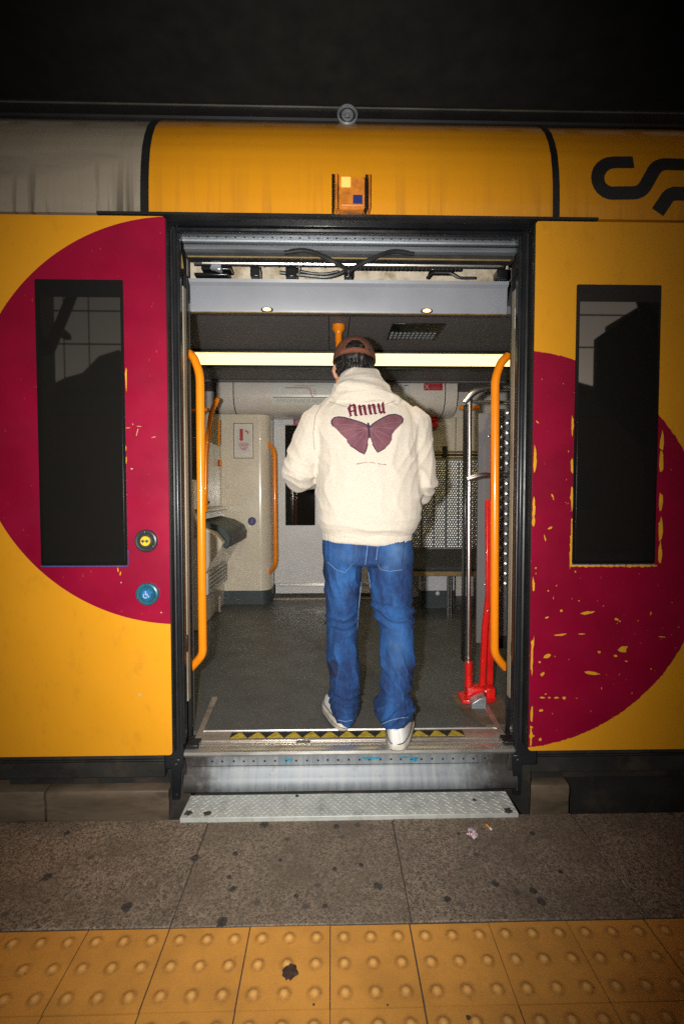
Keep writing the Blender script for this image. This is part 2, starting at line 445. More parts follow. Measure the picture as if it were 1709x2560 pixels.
# ------------------------------------------------------------------ mesh helpers
class MB:
    def __init__(self):
        self.v = []; self.f = []; self.mi = []; self.cur = 0

    def add(self, vs, fs):
        o = len(self.v)
        self.v += [tuple(x) for x in vs]
        for f in fs:
            self.f.append(tuple(i + o for i in f)); self.mi.append(self.cur)
        return self

    def box(self, x0, x1, y0, y1, z0, z1):
        vs = [(x0, y0, z0), (x1, y0, z0), (x1, y1, z0), (x0, y1, z0), (x0, y0, z1), (x1, y0, z1), (x1, y1, z1), (x0, y1, z1)]
        return self.add(vs, [(0, 3, 2, 1), (4, 5, 6, 7), (0, 1, 5, 4), (1, 2, 6, 5), (2, 3, 7, 6), (3, 0, 4, 7)])

    def tube(self, path, r, seg=10, flat=1.0, up=None, caps=True):
        path = [Vector(p) for p in path]
        n = len(path)
        rs = r if isinstance(r, (list, tuple)) else [r] * n
        prev = None
        rings = []
        for i in range(n):
            a = path[max(0, i - 1)]; c = path[min(n - 1, i + 1)]
            t = (c - a).normalized()
            if prev is None:
                ref = Vector(up) if up else (Vector((0, 0, 1)) if abs(t.z) < 0.9 else Vector((1, 0, 0)))
                nn = (ref - t * ref.dot(t)).normalized()
            else:
                nn = (prev - t * prev.dot(t)).normalized()
            prev = nn
            bb = t.cross(nn)
            rr = rs[i]
            rings.append([path[i] + (nn * math.cos(2 * math.pi * k / seg) * rr * flat + bb * math.sin(2 * math.pi * k / seg) * rr) for k in range(seg)])
        return self.loft(rings, caps)

    def loft(self, rings, caps=True):
        n = len(rings[0]); vs = []; fs = []
        for rg in rings:
            vs += rg
        for i in range(len(rings) - 1):
            for k in range(n):
                a = i * n + k; b2 = i * n + (k + 1) % n
                fs.append((a, b2, b2 + n, a + n))
        if caps:
            fs.append(tuple(range(n - 1, -1, -1)))
            fs.append(tuple(range((len(rings) - 1) * n, len(rings) * n)))
        return self.add(vs, fs)

    def prism(self, poly, axis, a, b2):
        """extrude a 2-D outline along an axis ('x','y','z') from a to b2"""
        def P(u, w, h):
            return {'x': (h, u, w), 'y': (u, h, w), 'z': (u, w, h)}[axis]
        n = len(poly)
        vs = [P(u, w, a) for u, w in poly] + [P(u, w, b2) for u, w in poly]
        fs = [(i, (i + 1) % n, (i + 1) % n + n, i + n) for i in range(n)]
        tri = tessellate_polygon([[Vector((u, w, 0)) for u, w in poly]])
        fs += [tuple(t) for t in tri] + [tuple(i + n for i in reversed(t)) for t in tri]
        return self.add(vs, fs)

    def disc(self, c, r, y0, y1, seg=24):
        """a round slab lying in the side of the train, from depth y0 to y1"""
        poly = [(c[0] + r * math.cos(2 * math.pi * k / seg), c[1] + r * math.sin(2 * math.pi * k / seg)) for k in range(seg)]
        return self.prism(poly, 'y', y0, y1)

    def ribbon(self, pts, w, y, th=0.0015):
        """a flat stroke in the plane Y=y, through (x,z) points"""
        pts = [Vector((p[0], p[1])) for p in pts]
        L, Rr = [], []
        for i, p in enumerate(pts):
            t = (pts[min(i + 1, len(pts) - 1)] - pts[max(i - 1, 0)]).normalized()
            nn = Vector((-t.y, t.x)) * (w / 2)
            L.append(p + nn); Rr.append(p - nn)
        n = len(pts)
        vs = [(q.x, y, q.y) for q in L] + [(q.x, y, q.y) for q in Rr]
        vs += [(q.x, y + th, q.y) for q in L] + [(q.x, y + th, q.y) for q in Rr]
        fs = []
        for i in range(n - 1):
            fs.append((i, i + 1, n + i + 1, n + i))
            fs.append((2 * n + i, 3 * n + i, 3 * n + i + 1, 2 * n + i + 1))
            fs.append((i, 2 * n + i, 2 * n + i + 1, i + 1)); fs.append((n + i, n + i + 1, 3 * n + i + 1, 3 * n + i))
        fs += [(0, n, 3 * n, 2 * n), (n - 1, 3 * n - 1, 4 * n - 1, 2 * n - 1)]
        return self.add(vs, fs)

    def dome(self, c, r, h, nrm='y', seg=8, rings=2, cap=False):
        """a low round bump on a face that looks towards -Y, +X, -X or up"""
        vs = []; fs = []
        def P(u, w, d):
            return {'y': (c[0] + u, c[1] - d, c[2] + w), 'z': (c[0] + u, c[1] + w, c[2] + d),
                    'x': (c[0] + d, c[1] + u, c[2] + w)}[nrm]
        for j in range(rings):
            a = j / rings * math.pi / 2
            rr, hh = (1 - j / rings, 1 - (1 - j / rings) ** 2) if cap else (math.cos(a), math.sin(a))
            for k in range(seg):
                t = 2 * math.pi * k / seg
                vs.append(P(r * rr * math.cos(t), r * rr * math.sin(t), h * hh))
        vs.append(P(0, 0, h))
        for j in range(rings - 1):
            for k in range(seg):
                a = j * seg + k; b2 = j * seg + (k + 1) % seg
                fs.append((a, b2, b2 + seg, a + seg))
        for k in range(seg):
            fs.append(((rings - 1) * seg + k, (rings - 1) * seg + (k + 1) % seg, rings * seg))
        return self.add(vs, fs)

    def mesh(self, name, mats, angle=35):
        me = bpy.data.meshes.new(name)
        me.from_pydata(self.v, [], self.f)
        for mm in (mats if isinstance(mats, (list, tuple)) else [mats]):
            me.materials.append(MATS[mm])
        if len(me.materials) > 1:
            me.polygons.foreach_set('material_index', self.mi)
        bm = bmesh.new(); bm.from_mesh(me)
        bmesh.ops.recalc_face_normals(bm, faces=bm.faces)
        bm.to_mesh(me); bm.free()
        me.polygons.foreach_set('use_smooth', [True] * len(me.polygons))
        me.set_sharp_from_angle(angle=R(angle))
        return me

    def build(self, name, mats, parent=None, bevel=0.0, angle=35, segs=2):
        return link(name, self.mesh(name, mats, angle), parent, bevel, segs)



def link(name, me, parent=None, bevel=0.0, segs=2):
    o = bpy.data.objects.new(name, me)
    col.objects.link(o)
    if parent is not None:
        o.parent = parent
        if parent.parent is None:
            o.matrix_parent_inverse = Matrix.Translation(-parent.location)
    if bevel:
        bv = o.modifiers.new('bevel', 'BEVEL'); bv.width = bevel; bv.segments = segs
        bv.limit_method = 'ANGLE'; bv.angle_limit = R(40); bv.harden_normals = False
    return o


def empty(name, loc):
    o = bpy.data.objects.new(name, None)
    o.location = loc
    o.empty_display_size = 0.1
    col.objects.link(o)
    return o


def tag(o, label=None, cat=None, group=None, kind=None):
    if label: o['label'] = label
    if cat: o['category'] = cat
    if group: o['group'] = group
    if kind: o['kind'] = kind
    return o


def box(name, m, parent, x0, x1, y0, y1, z0, z1, bevel=0.0):
    return MB().box(x0, x1, y0, y1, z0, z1).build(name, m, parent, bevel)


def arc(pts, n=8, r=0.05):
    """round the corners of a polyline"""
    pts = [Vector(p) for p in pts]
    out = [pts[0]]
    for i in range(1, len(pts) - 1):
        a, b2, c = pts[i - 1], pts[i], pts[i + 1]
        d1 = (a - b2); d2 = (c - b2)
        k = min(r, d1.length * 0.49, d2.length * 0.49)
        p, q = b2 + d1.normalized() * k, b2 + d2.normalized() * k
        for j in range(n + 1):
            t = j / n
            out.append(p * (1 - t) ** 2 + b2 * 2 * t * (1 - t) + q * t * t)
    out.append(pts[-1])
    return out

# ================================================================== SETTING
ground = MB().box(-300, 300, -300, 300, -1.25, -1.05).build('track_bed', 'ballast')
tag(ground, kind='structure')

# platform: concrete body, a row of granite edge slabs, rows of tactile tiles, plain paving behind
EDGE_Y, TILE_Y, TS = 1.765, 1.312, 0.2205
plat = box('platform', 'concrete', None, -9, 9, -6.0, 1.75, -1.05, -0.052)
tag(plat, kind='structure')
xs = [-0.447 + 0.672 * k for k in range(-7, 9)]
for i in range(len(xs) - 1):
    mb = MB()
    dz = random.uniform(-0.0015, 0.0015)
    mb.box(xs[i] + 0.0015, xs[i + 1] - 0.0015, TILE_Y + 0.006, EDGE_Y + random.uniform(-0.002, 0.002), -0.13, dz)
    mb.build('paving_slab', 'granite', plat, 0.003)
box('joint_bed', 'mortar', plat, -9, 9, -5.9, 1.74, -0.05, -0.0042)


def tile_mesh():
    bm = bmesh.new()
    h = TS / 2 - 0.0016
    N = 43
    g = {}
    sp = TS / 3
    gl = bm.verts.layers.float.new('dark_tone'); wl_ = bm.verts.layers.float.new('worn_lit')
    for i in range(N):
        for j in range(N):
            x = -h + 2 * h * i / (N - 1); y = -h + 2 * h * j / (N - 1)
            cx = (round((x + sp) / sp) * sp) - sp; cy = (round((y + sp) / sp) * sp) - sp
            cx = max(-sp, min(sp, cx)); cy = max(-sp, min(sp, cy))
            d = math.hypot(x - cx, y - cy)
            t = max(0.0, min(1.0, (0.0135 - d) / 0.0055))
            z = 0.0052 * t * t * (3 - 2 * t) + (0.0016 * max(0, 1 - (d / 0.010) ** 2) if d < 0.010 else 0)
            v = bm.verts.new((x, y, z))
            v[gl] = max(0.0, 1 - abs(d - 0.0150) / 0.007) * 0.9  # ring where the tile colour turns darker
            v[wl_] = max(0.0, min(1.0, (0.0105 - d) / 0.004))  # top of the dome, lightened for wear and for the light it catches
            g[i, j] = v
    for i in range(N - 1):
        for j in range(N - 1):
            bm.faces.new((g[i, j], g[i + 1, j], g[i + 1, j + 1], g[i, j + 1]))
    # skirt
    rim = [g[i, 0] for i in range(N)] + [g[N - 1, j] for j in range(1, N)] + [g[i, N - 1] for i in range(N - 2, -1, -1)] + [g[0, j] for j in range(N - 2, 0, -1)]
    low = [bm.verts.new((v.co.x * 1.004, v.co.y * 1.004, -0.03)) for v in rim]
    for k in range(len(rim)):
        k2 = (k + 1) % len(rim)
        bm.faces.new((rim[k2], rim[k], low[k], low[k2]))
    me = bpy.data.meshes.new('tactile_tile'); bm.to_mesh(me); bm.free()
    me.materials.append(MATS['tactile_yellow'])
    me.polygons.foreach_set('use_smooth', [True] * len(me.polygons))
    me.set_sharp_from_angle(angle=R(50))
    return me


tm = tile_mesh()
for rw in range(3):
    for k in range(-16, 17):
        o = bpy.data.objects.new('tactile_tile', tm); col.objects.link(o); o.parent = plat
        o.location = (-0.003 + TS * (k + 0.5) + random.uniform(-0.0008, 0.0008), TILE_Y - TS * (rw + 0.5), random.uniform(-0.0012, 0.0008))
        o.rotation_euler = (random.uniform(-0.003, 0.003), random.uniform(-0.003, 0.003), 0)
for rw in range(4):
    for k in range(-5, 6):
        box('paving_slab', 'granite', plat, 0.6 * k + 0.002, 0.6 * k + 0.598, 0.645 - 0.6 * (rw + 1), 0.643 - 0.6 * rw, -0.05, random.uniform(-0.001, 0.001))


def blob(cx, cy, rx, ry, z0, z1, n=14, jag=0.25, rot=0.0):
    top, base = [], []
    for k in range(n):
        a = 2 * math.pi * k / n
        rr = 1 + random.uniform(-jag, jag)
        x, y = rx * rr * math.cos(a), ry * rr * math.sin(a)
        x, y = x * math.cos(rot) - y * math.sin(rot), x * math.sin(rot) + y * math.cos(rot)
        base.append((cx + x, cy + y, z0)); top.append((cx + x * 0.8, cy + y * 0.8, z1))
    return MB().loft([base, top])


def onplat(px, py, z=0.0):
    p = PX(px, py, 1.0); d = p - Vector((0, 0, CAM_H))
    k = (z - CAM_H) / d.z
    return Vector((d.x * k, d.y * k))


# trodden chewing gum
for px, py, r in [(660, 2062, 14), (486, 2145, 14), (168, 2083, 9), (118, 2193, 13), (317, 2268, 16), (555, 2305, 17), (588, 2134, 9),
                  (945, 2215, 15), (902, 2162, 8), (1237, 2210, 12), (1117, 2248, 13), (1352, 2254, 15), (1332, 2228, 12), (1146, 2085, 6),
                  (1330, 2084, 10), (840, 2066, 9), (740, 2240, 8), (836, 2172, 8), (582, 2222, 10), (573, 2192, 7), (1170, 2545, 9),
                  (784, 2512, 4), (968, 2513, 3), (1400, 2180, 8), (700, 2150, 6), (812, 2265, 9)]:
    p = onplat(px, py); s = 0.85 * r / F_PX * p.length
    blob(p.x, p.y, s, s * 1.05, -0.002, 0.0016, n=20, jag=0.22).build('gum_spot', 'gum', plat)

# things lying on the platform
p = onplat(1222, 2068, 0.005)
o = MB(); a = Vector((p.x - 0.006, p.y + 0.012, 0.0055)); c = Vector((p.x + 0.004, p.y - 0.014, 0.0052)); mid = a.lerp(c, 0.72)
cig = empty('cigarette_butt', (p.x, p.y, 0.001))
MB().tube([a, a.lerp(mid, 0.5), mid], [0.0036, 0.0037, 0.0037], 10).build('filter', 'cig_filter', cig)
MB().tube([mid, mid.lerp(c, 0.6), c + Vector((0.001, 0, -0.0005))], [0.0036, 0.0035, 0.0026], 10).build('paper_end', 'cig_paper', cig)
tag(cig, 'orange cigarette butt lying on the grey stone paving near the step', 'cigarette butt')
p = onplat(1180, 2092)
wp = onplat(1181 - 0, 2090); wp = onplat(850 + 603 * 0.5478, 2000 + 165 * 0.5478)
rings = []
for j in range(7):
    t = j / 6
    rr = 0.016 * math.sin(math.pi * (0.12 + 0.76 * t))
    rings.append([(wp.x + rr * (1 + random.uniform(-0.5, 0.5)) * math.cos(2 * math.pi * k / 11) * 1.1,
                   wp.y + rr * (1 + random.uniform(-0.5, 0.5)) * math.sin(2 * math.pi * k / 11) * 1.3,
                   0.001 + 0.016 * t + random.uniform(0, 0.004)) for k in range(11)])
o = MB().loft(rings).build('crumpled_wrapper', 'wrapper', None, angle=5)
tag(o, 'small crumpled pink and white wrapper lying on the stone paving', 'wrapper')
p = onplat(725, 2433)
o = blob(p.x, p.y, 0.0195, 0.019, 0.0015, 0.009, n=22, jag=0.18).build('dried_leaf', 'leaf_litter')
tag(o, 'dark brown dried leaf scrap lying against a dome of the yellow tiles', 'leaf')

# ================================================================== TRAIN
train = empty('commuter_train', (0.08, 1.93, -0.9))
tag(train, 'yellow and maroon commuter train stopped at the platform with its door open', 'train')

FL = 0.17                      # train floor
# profile of the curved side above the doors, (Y, z)
PROF = [(1.868, 2.238), (1.869, 2.30), (1.872, 2.36), (1.879, 2.42), (1.894, 2.49), (1.918, 2.55), (1.952, 2.61), (1.99, 2.655), (2.03, 2.69)]


def prof(z):
    for (y0, z0), (y1, z1) in zip(PROF, PROF[1:]):
        if z <= z1:
            return y0 + (y1 - y0) * max(0, (z - z0) / (z1 - z0))
    return PROF[-1][0]


def side_panel(name, m, x0, x1, off=0.0, nx=4):
    """a curved sheet of the upper side, 20 mm thick"""
    rings = []
    pts = []
    fine = []
    for i in range(len(PROF) - 1):
        for j in range(3):
            t = j / 3
            fine.append((PROF[i][0] * (1 - t) + PROF[i + 1][0] * t, PROF[i][1] * (1 - t) + PROF[i + 1][1] * t))
    fine.append(PROF[-1])
    outl = [(y - off, z) for y, z in fine] + [(y + 0.02, z) for y, z in reversed(fine)]
    mb = MB()
    rings = [[(x0 + (x1 - x0) * i / nx, y, z) for y, z in outl] for i in range(nx + 1)]
    mb.loft(rings)
    return mb.build(name, m, train, angle=30)


side_panel('side_panel', 'grey_side', -6.0, -0.703)
hc = side_panel('header_cover', 'yellow_side', -0.672, 0.836, 0.004)
rp = side_panel('side_panel', 'yellow_side', 0.862, 6.0)
rp['label'] = 'yellow side panel carrying the black logo'
for x0, x1 in ((-0.703, -0.672), (0.836, 0.862)):
    side_panel('seam_gasket', 'black_rubber', x0 + 0.0005, x1 - 0.0005, 0.006, 1)

# roof, gutter and the trim line above it
MB().loft([[(x, y, z) for y, z in [(2.0, 2.66), (2.045, 2.705), (2.06, 2.79), (2.10, 2.80), (2.6, 2.93), (3.4, 2.99), (4.2, 2.93), (4.86, 2.70), (4.86, 2.6), (4.2, 2.6), (3.4, 2.65), (2.6, 2.62)]] for x in (-6, 0, 6)]).build('roof', 'roof_black', train)
MB().tube([(-6, 2.056, 2.775), (0, 2.056, 2.775), (6, 2.056, 2.775)], 0.004, 8).build('roof_trim', 'roof_trim', train)
MB().tube([(-6, 2.035, 2.708), (0, 2.035, 2.708), (6, 2.035, 2.708)], 0.012, 8).build('gutter', 'roof_black', train)
# round roof lamp
c = PX(868, 290, 2.03)
def turned(name, m_, prf, par):
    return MB().loft([[(c.x + r * math.cos(2 * math.pi * k / 30), c.y + y, c.z + r * math.sin(2 * math.pi * k / 30)) for k in range(30)] for r, y in prf]).build(name, m_, par, angle=25)


so_ = turned('roof_sounder', 'horn_grey', [(0.038, 0.06), (0.0415, 0.0), (0.041, -0.010), (0.036, -0.014), (0.033, -0.008), (0.031, 0.004), (0.002, 0.004)], train)
turned('sounder_ring', 'button_ring', [(0.0308, 0.003), (0.0305, -0.004), (0.0270, -0.006), (0.0255, 0.001), (0.002, 0.001)], so_)
turned('sounder_cone', 'horn_grey', [(0.0248, 0.0005), (0.0225, -0.008), (0.017, -0.009), (0.014, -0.003), (0.010, -0.004), (0.006, -0.010), (0.001, -0.011)], so_)

# black shadow gap under the panels (extends past the leaves) and faint seam
box('seam_strip', 'black_rubber', train, -0.86, 1.005, 1.855, 1.90, 2.228, 2.2375)

# ---- body side behind the door leaves, skirt
box('body_side', 'yellow_side', train, -6, -0.70, 1.925, 1.96, 0.165, 2.236)
box('body_side', 'yellow_side', train, 0.86, 6, 1.925, 1.96, 0.165, 2.236)
box('skirt', 'grimy_black', train, -6, -0.665, 1.93, 1.98, 0.062, 0.163, 0.004)
box('skirt', 'grimy_black', train, 0.80, 6, 1.93, 1.98, 0.062, 0.163, 0.004)
MB().tube([(-1.3, 1.926, 0.135), (-0.63, 1.926, 0.135)], 0.006, 8).build('skirt_rail', 'dark_steel', train)
MB().tube([(0.79, 1.926, 0.135), (1.5, 1.926, 0.135)], 0.006, 8).build('skirt_rail', 'dark_steel', train)

# ---- the two door leaves, slid open outside the body
def rrect(x0, x1, z0, z1, r, n=5):
    pts = []
    for cx, cz, a0 in ((x1 - r, z1 - r, 0), (x0 + r, z1 - r, 90), (x0 + r, z0 + r, 180), (x1 - r, z0 + r, 270)):
        for k in range(n + 1):
            a = R(a0 + 90 * k / n)
            pts.append((cx + r * math.cos(a), cz + r * math.sin(a)))
    return pts


def door_leaf(x0, x1, m, wx0, wx1, label):
    leaf = MB().prism(rrect(x0, x1, 0.19, 2.224, 0.012), 'y', 1.86, 1.905).build('door_leaf', m, train, 0.002)
    leaf['label'] = label
    # window: black printed glass, flush, and the clear pane within it
    MB().prism(rrect(wx0, wx1, 0.927, 1.99, 0.006), 'y', 1.8575, 1.8598).build('window_surround', 'window_band', leaf)
    MB().prism(rrect(wx0 + 0.012, wx1 - 0.010, 0.939, 1.925, 0.004), 'y', 1.8555, 1.8573).build('window_pane', 'window_glass', leaf)
    return leaf


ll = door_leaf(-1.285, -0.612, 'livery_left', -1.092, -0.769, 'maroon and yellow door leaf with two round push buttons')
rl = door_leaf(0.772, 1.447, 'livery_right', 0.930, 1.255, 'maroon and yellow door leaf with chipped paint')
box('edge_rubber', 'black_rubber', ll, -0.6116, -0.607, 1.8625, 1.904, 0.20, 2.215)
box('edge_rubber', 'black_rubber', rl, 0.767, 0.7716, 1.8625, 1.904, 0.20, 2.215)
# blue and yellow worn edges of the window seals
MB().box(-1.092, -0.769, 1.8568, 1.8592, 0.9225, 0.9266).build('seal_edge', 'blue_edge', ll)
MB().box(-0.7685, -0.7655, 1.8568, 1.8592, 0.927, 0.985).build('seal_edge', 'blue_edge', ll)
MB().box(0.930, 1.255, 1.8568, 1.8592, 0.9235, 0.9266).build('seal_edge', 'blue_edge', rl)

# push buttons
def push_button(cx, cz, ring, cap, sym):
    mb = MB()
    prf = [(0.0435, 1.8599), (0.0435, 1.853), (0.041, 1.847), (0.036, 1.845), (0.030, 1.846), (0.0265, 1.851), (0.021, 1.851), (0.001, 1.851)]
    mb.loft([[(cx + r * math.cos(2 * math.pi * k / 36), y, cz + r * math.sin(2 * math.pi * k / 36)) for k in range(36)] for r, y in prf])
    mb.build('button_housing', ring, ll, angle=25)
    mb = MB()
    pr2 = [(0.0185, 1.8508), (0.0185, 1.845), (0.0165, 1.843), (0.001, 1.8425)]
    mb.loft([[(cx + r * math.cos(2 * math.pi * k / 28), y, cz + r * math.sin(2 * math.pi * k / 28)) for k in range(28)] for r, y in pr2])
    mb.build('button_cap', cap, ll, angle=25)
    mb = MB()
    if sym == 'open':
        y = 1.8410
        mb.prism([(cx - 0.0150, cz), (cx - 0.006, cz + 0.0085), (cx - 0.006, cz - 0.0085)], 'y', y, y + 0.0012)
        mb.prism([(cx + 0.0150, cz), (cx + 0.006, cz + 0.0085), (cx + 0.006, cz - 0.0085)], 'y', y, y + 0.0012)
        mb.box(cx - 0.006, cx - 0.001, y, y + 0.0012, cz - 0.003, cz + 0.003)
        mb.box(cx + 0.001, cx + 0.006, y, y + 0.0012, cz - 0.003, cz + 0.003)
        mb.build('button_symbol', 'print_dark', ll)
    else:
        y = 1.8410
        mb.disc((cx - 0.002, cz + 0.0105), 0.0024, y, y + 0.0012, 12)
        mb.ribbon([(cx - 0.002, cz + 0.007), (cx - 0.0015, cz - 0.001), (cx + 0.006, cz - 0.001), (cx + 0.009, cz - 0.009), (cx + 0.0115, cz - 0.009)], 0.0022, y, 0.0012)
        mb.ribbon([(cx - 0.002, cz + 0.003), (cx + 0.005, cz + 0.003)], 0.002, y, 0.0012)
        mb.ribbon([(cx - 0.0035 + 0.0075 * math.cos(R(a)), cz - 0.005 + 0.0075 * math.sin(R(a))) for a in range(110, 345, 15)], 0.0021, y, 0.0012)
        mb.build('button_symbol', 'white_print', ll)
    for a in (95, 215, 325):
        MB().dome((cx + 0.034 * math.cos(R(a)), 1.8452, cz + 0.034 * math.sin(R(a))), 0.0036, 0.0018, 'y', 10, 2).build('screw', 'screw', ll)


push_button(-0.697, 1.020, 'button_ring', 'button_yellow', 'open')
push_button(-0.695, 0.818, 'button_blue_ring', 'button_blue', 'wheel')

# chipped paint: the yellow undercoat showing, as thin uneven flakes
FLK = [0]


def flake(mb, px, py, w, h, rot=0.0, n=9, y=1.8594):
    leaf_, name_, m_ = mb
    FLK[0] += 1
    y -= 0.000012 * FLK[0]
    c = PX(px, py, 1.86)
    w *= 1.86 / F_PX / 2; h *= 1.86 / F_PX / 2
    pts = []
    for k in range(n):
        a = 2 * math.pi * k / n
        rr = random.uniform(0.6, 1.25)
        x, z = w * rr * math.cos(a), h * rr * math.sin(a)
        pts.append((c.x + x * math.cos(rot) - z * math.sin(rot), c.z + x * math.sin(rot) + z * math.cos(rot)))
    MB().prism(pts, 'y', y, y + 0.0005).build(name_, m_, leaf_)


mb = (rl, 'paint_chip', 'chip_yellow')
for px, py, w, h, rt_ in [(1466, 1532, 34, 9, .2), (1400, 1587, 34, 6, .08), (1452, 1585, 20, 3, 0), (1556, 1622, 24, 20, .5), (1537, 1640, 10, 6, 0), (1564, 1653, 7, 4, 0),
                         (1368, 1640, 22, 13, .6), (1348, 1655, 6, 6, 0), (1355, 1686, 14, 8, .6), (1481, 1683, 46, 9, -.12), (1402, 1527, 8, 6, 0), (1366, 1544, 9, 4, .3),
                         (1355, 1744, 14, 5, 0), (1372, 1744, 7, 4, 0), (1390, 1744, 11, 6, 0), (1409, 1745, 9, 8, 0), (1440, 1745, 5, 2, 0), (1351, 1776, 13, 7, .5), (1349, 1848, 9, 8, -.6),
                         (1540, 1548, 12, 6, -.3), (1548, 1553, 6, 4, 0), (1653, 1592, 24, 3, -.05), (1496, 1630, 8, 6, 0), (1374, 1320, 13, 7, .1), (1361, 1345, 4, 18, .3), (1380, 1240, 4, 11, .5),
                         (1382, 1248, 3, 6, .3), (1342, 1055, 3, 11, .8), (1338, 1420, 5, 4, 0), (1437, 1429, 4, 5, 0), (1369, 1477, 4, 4, 0), (1446, 1502, 5, 3, 0), (1333, 1605, 2, 26, 0), (1363, 1735, 5, 4, .4),
                         (1332, 1840, 6, 5, 0), (1327, 1818, 9, 6, -.5), (1390, 1464, 3, 3, 0), (1626, 1672, 4, 6, .4)]:
    flake(mb, px, py, w, h, rt_)
# flaking along the edges of the leaf and of the window
def edge_flakes(px0, py0, px1, py1, n, wmin, wmax, side):
    for k in range(n):
        t = random.random()
        L = random.uniform(10, 60)
        w = random.uniform(wmin, wmax)
        flake(mb, px0 + (px1 - px0) * t + side * w * 0.25, py0 + (py1 - py0) * t, w, L, 0, 9)
edge_flakes(1335, 1130, 1329, 1340, 7, 5, 9, 1)
edge_flakes(1332, 1420, 1326, 1690, 6, 4, 9, 1)
edge_flakes(1326, 1740, 1324, 1850, 4, 4, 8, 1)
edge_flakes(1431, 1060, 1428, 1395, 16, 4, 9, -1)
edge_flakes(1650, 1080, 1645, 1400, 12, 8, 13, 1)
for k in range(14):
    flake(mb, 1432 + 15.5 * k, 1414, 20, random.uniform(4, 9), 0)
mb = (ll, 'paint_chip', 'chip_yellow')
for px, py, w, h, rt_ in [(316, 945, 5, 62, 0), (316, 1150, 4, 16, 0), (315, 1120, 3, 14, 0), (331, 1172, 4, 4, 0), (320, 1070, 12, 2, .1), (296, 1425, 3, 16, .1), (302, 1433, 3, 10, -.2)]:
    flake(mb, px, py, w, h, rt_)
mb = (ll, 'scratch_mark', 'chip_pale')
for px, py, w, h, rt_ in [(349, 1066, 14, 2, -.05), (344, 1080, 2, 20, -.25), (385, 1093, 16, 2, .25), (333, 1061, 3, 4, .5), (330, 1172, 5, 5, 0), (350, 1736, 10, 6, .3), (304, 1456, 3, 4, 0), (404, 1531, 4, 4, 0)]:
    flake(mb, px, py, w, h, rt_, y=1.8592)

# ---- logo on the curved side: ribbons pressed onto the panel
def on_side(mb, pts, w, off=0.0012):
    """a flat band through pixel points, laid on the curved panel"""
    P = []
    for px, py in pts:
        z = PX(px, py, 1.88).z
        for _ in range(3):
            z = PX(px, py, prof(z)).z
        q = PX(px, py, prof(z)); P.append(Vector((q.x, q.z)))
    fine = []
    for a, c in zip(P, P[1:]):
        n = max(1, int((c - a).length / 0.012))
        fine += [a.lerp(c, k / n) for k in range(n)]
    fine.append(P[-1])
    vs = []; fs = []
    M_ = 5
    for i, p in enumerate(fine):
        t = (fine[min(i + 1, len(fine) - 1)] - fine[max(i - 1, 0)]).normalized()
        nn = Vector((-t.y, t.x))
        for j in range(M_):
            q = p + nn * (w * (j / (M_ - 1) - 0.5))
            vs.append((q.x, prof(q.y) - off, q.y))
    for i in range(len(fine) - 1):
        for j in range(M_ - 1):
            a = i * M_ + j
            fs.append((a, a + 1, a + M_ + 1, a + M_))
    mb.add(vs, fs)


def curve_px(ctrl, r, n=8):
    return [(p.x, p.y) for p in arc([(a, c, 0) for a, c in ctrl], n, r)]


mb = MB()
cpts = [(1582, 406), (1540, 406)]
cpts += [(1531 + 38.5 * math.cos(R(a)), 445 + 38.5 * math.sin(R(a))) for a in range(-90, -271, -15)]
cpts += curve_px([(1540, 483), (1602, 482), (1642, 410), (1860, 416)], 22)
on_side(mb, cpts, 0.051)
on_side(mb, curve_px([(1642, 531), (1673, 484), (1860, 488)], 16), 0.053, 0.0016)
mb.build('logo', 'logo_grey', rp)

# ---- orange warning lamp box above the door
lb = MB().prism(rrect(0.030, 0.124, 2.236, 2.352, 0.008), 'y', 1.822, 1.868).build('warning_lamp', 'lampbox_orange', train, 0.003)
lb['label'] = 'orange warning lamp box above the open door'
for x0, x1 in ((0.004, 0.012), (0.016, 0.026), (0.126, 0.133), (0.138, 0.145)):
    box('side_plate', 'lampbox_orange' if x0 in (0.016, 0.138) else 'black_gloss', lb, x0, x1, 1.812, 1.868, 2.236, 2.356, 0.002)
a, c = PX(865, 455, 1.82), PX(893, 500, 1.82)
box('lens', 'lamp_orange', lb, a.x - 0.018, a.x + 0.016, 1.8185, 1.8214, a.z - 0.018, a.z + 0.018, 0.001)
box('lens', 'print_blue', lb, c.x - 0.016, c.x + 0.018, 1.8185, 1.8214, c.z - 0.018, c.z + 0.018, 0.001)
MB().tube([(0.04, 1.822, 2.250), (0.118, 1.822, 2.250)], 0.006, 8).build('lip', 'lampbox_orange', lb)

# ---- door frame
FX0, FX1 = -0.612, 0.772
for x0, x1, s in ((-0.664, -0.588, 1), (0.742, 0.835, -1)):
    fr = box('door_post', 'dark_frame', train, x0, x1, 1.915, 1.985, 0.10, 2.236, 0.008)
    xi = x1 if s > 0 else x0
    MB().tube([(xi - s * 0.020, 1.912, 0.2), (xi - s * 0.020, 1.912, 2.2)], 0.008, 8).build('rubber_bead', 'black_rubber', fr)
    MB().tube([(xi - s * 0.004, 1.935, 0.2), (xi - s * 0.004, 1.935, 2.2)], 0.010, 8).build('rubber_bead', 'black_rubber', fr)
    # clear-coated strip of the leaf's inner lining, then the inner gasket
    xa, xb = (-0.607, -0.588) if s > 0 else (0.748, 0.767)
    box('lining_strip', 'jamb_beige', train, xa, xb, 2.00, 2.035, 0.34, 2.03, 0.002)
    xa, xb = (-0.603, -0.587) if s > 0 else (0.751, 0.768)
    box('inner_gasket', 'black_rubber', train, xa, xb, 2.038, 2.060, FL, 2.09, 0.004)
    for z in (1.73, 0.78):
        MB().dome(((xa + xb) / 2 - s * 0.012, 1.998, z), 0.006, 0.005, 'y', 10, 3).build('bolt', 'screw', train)
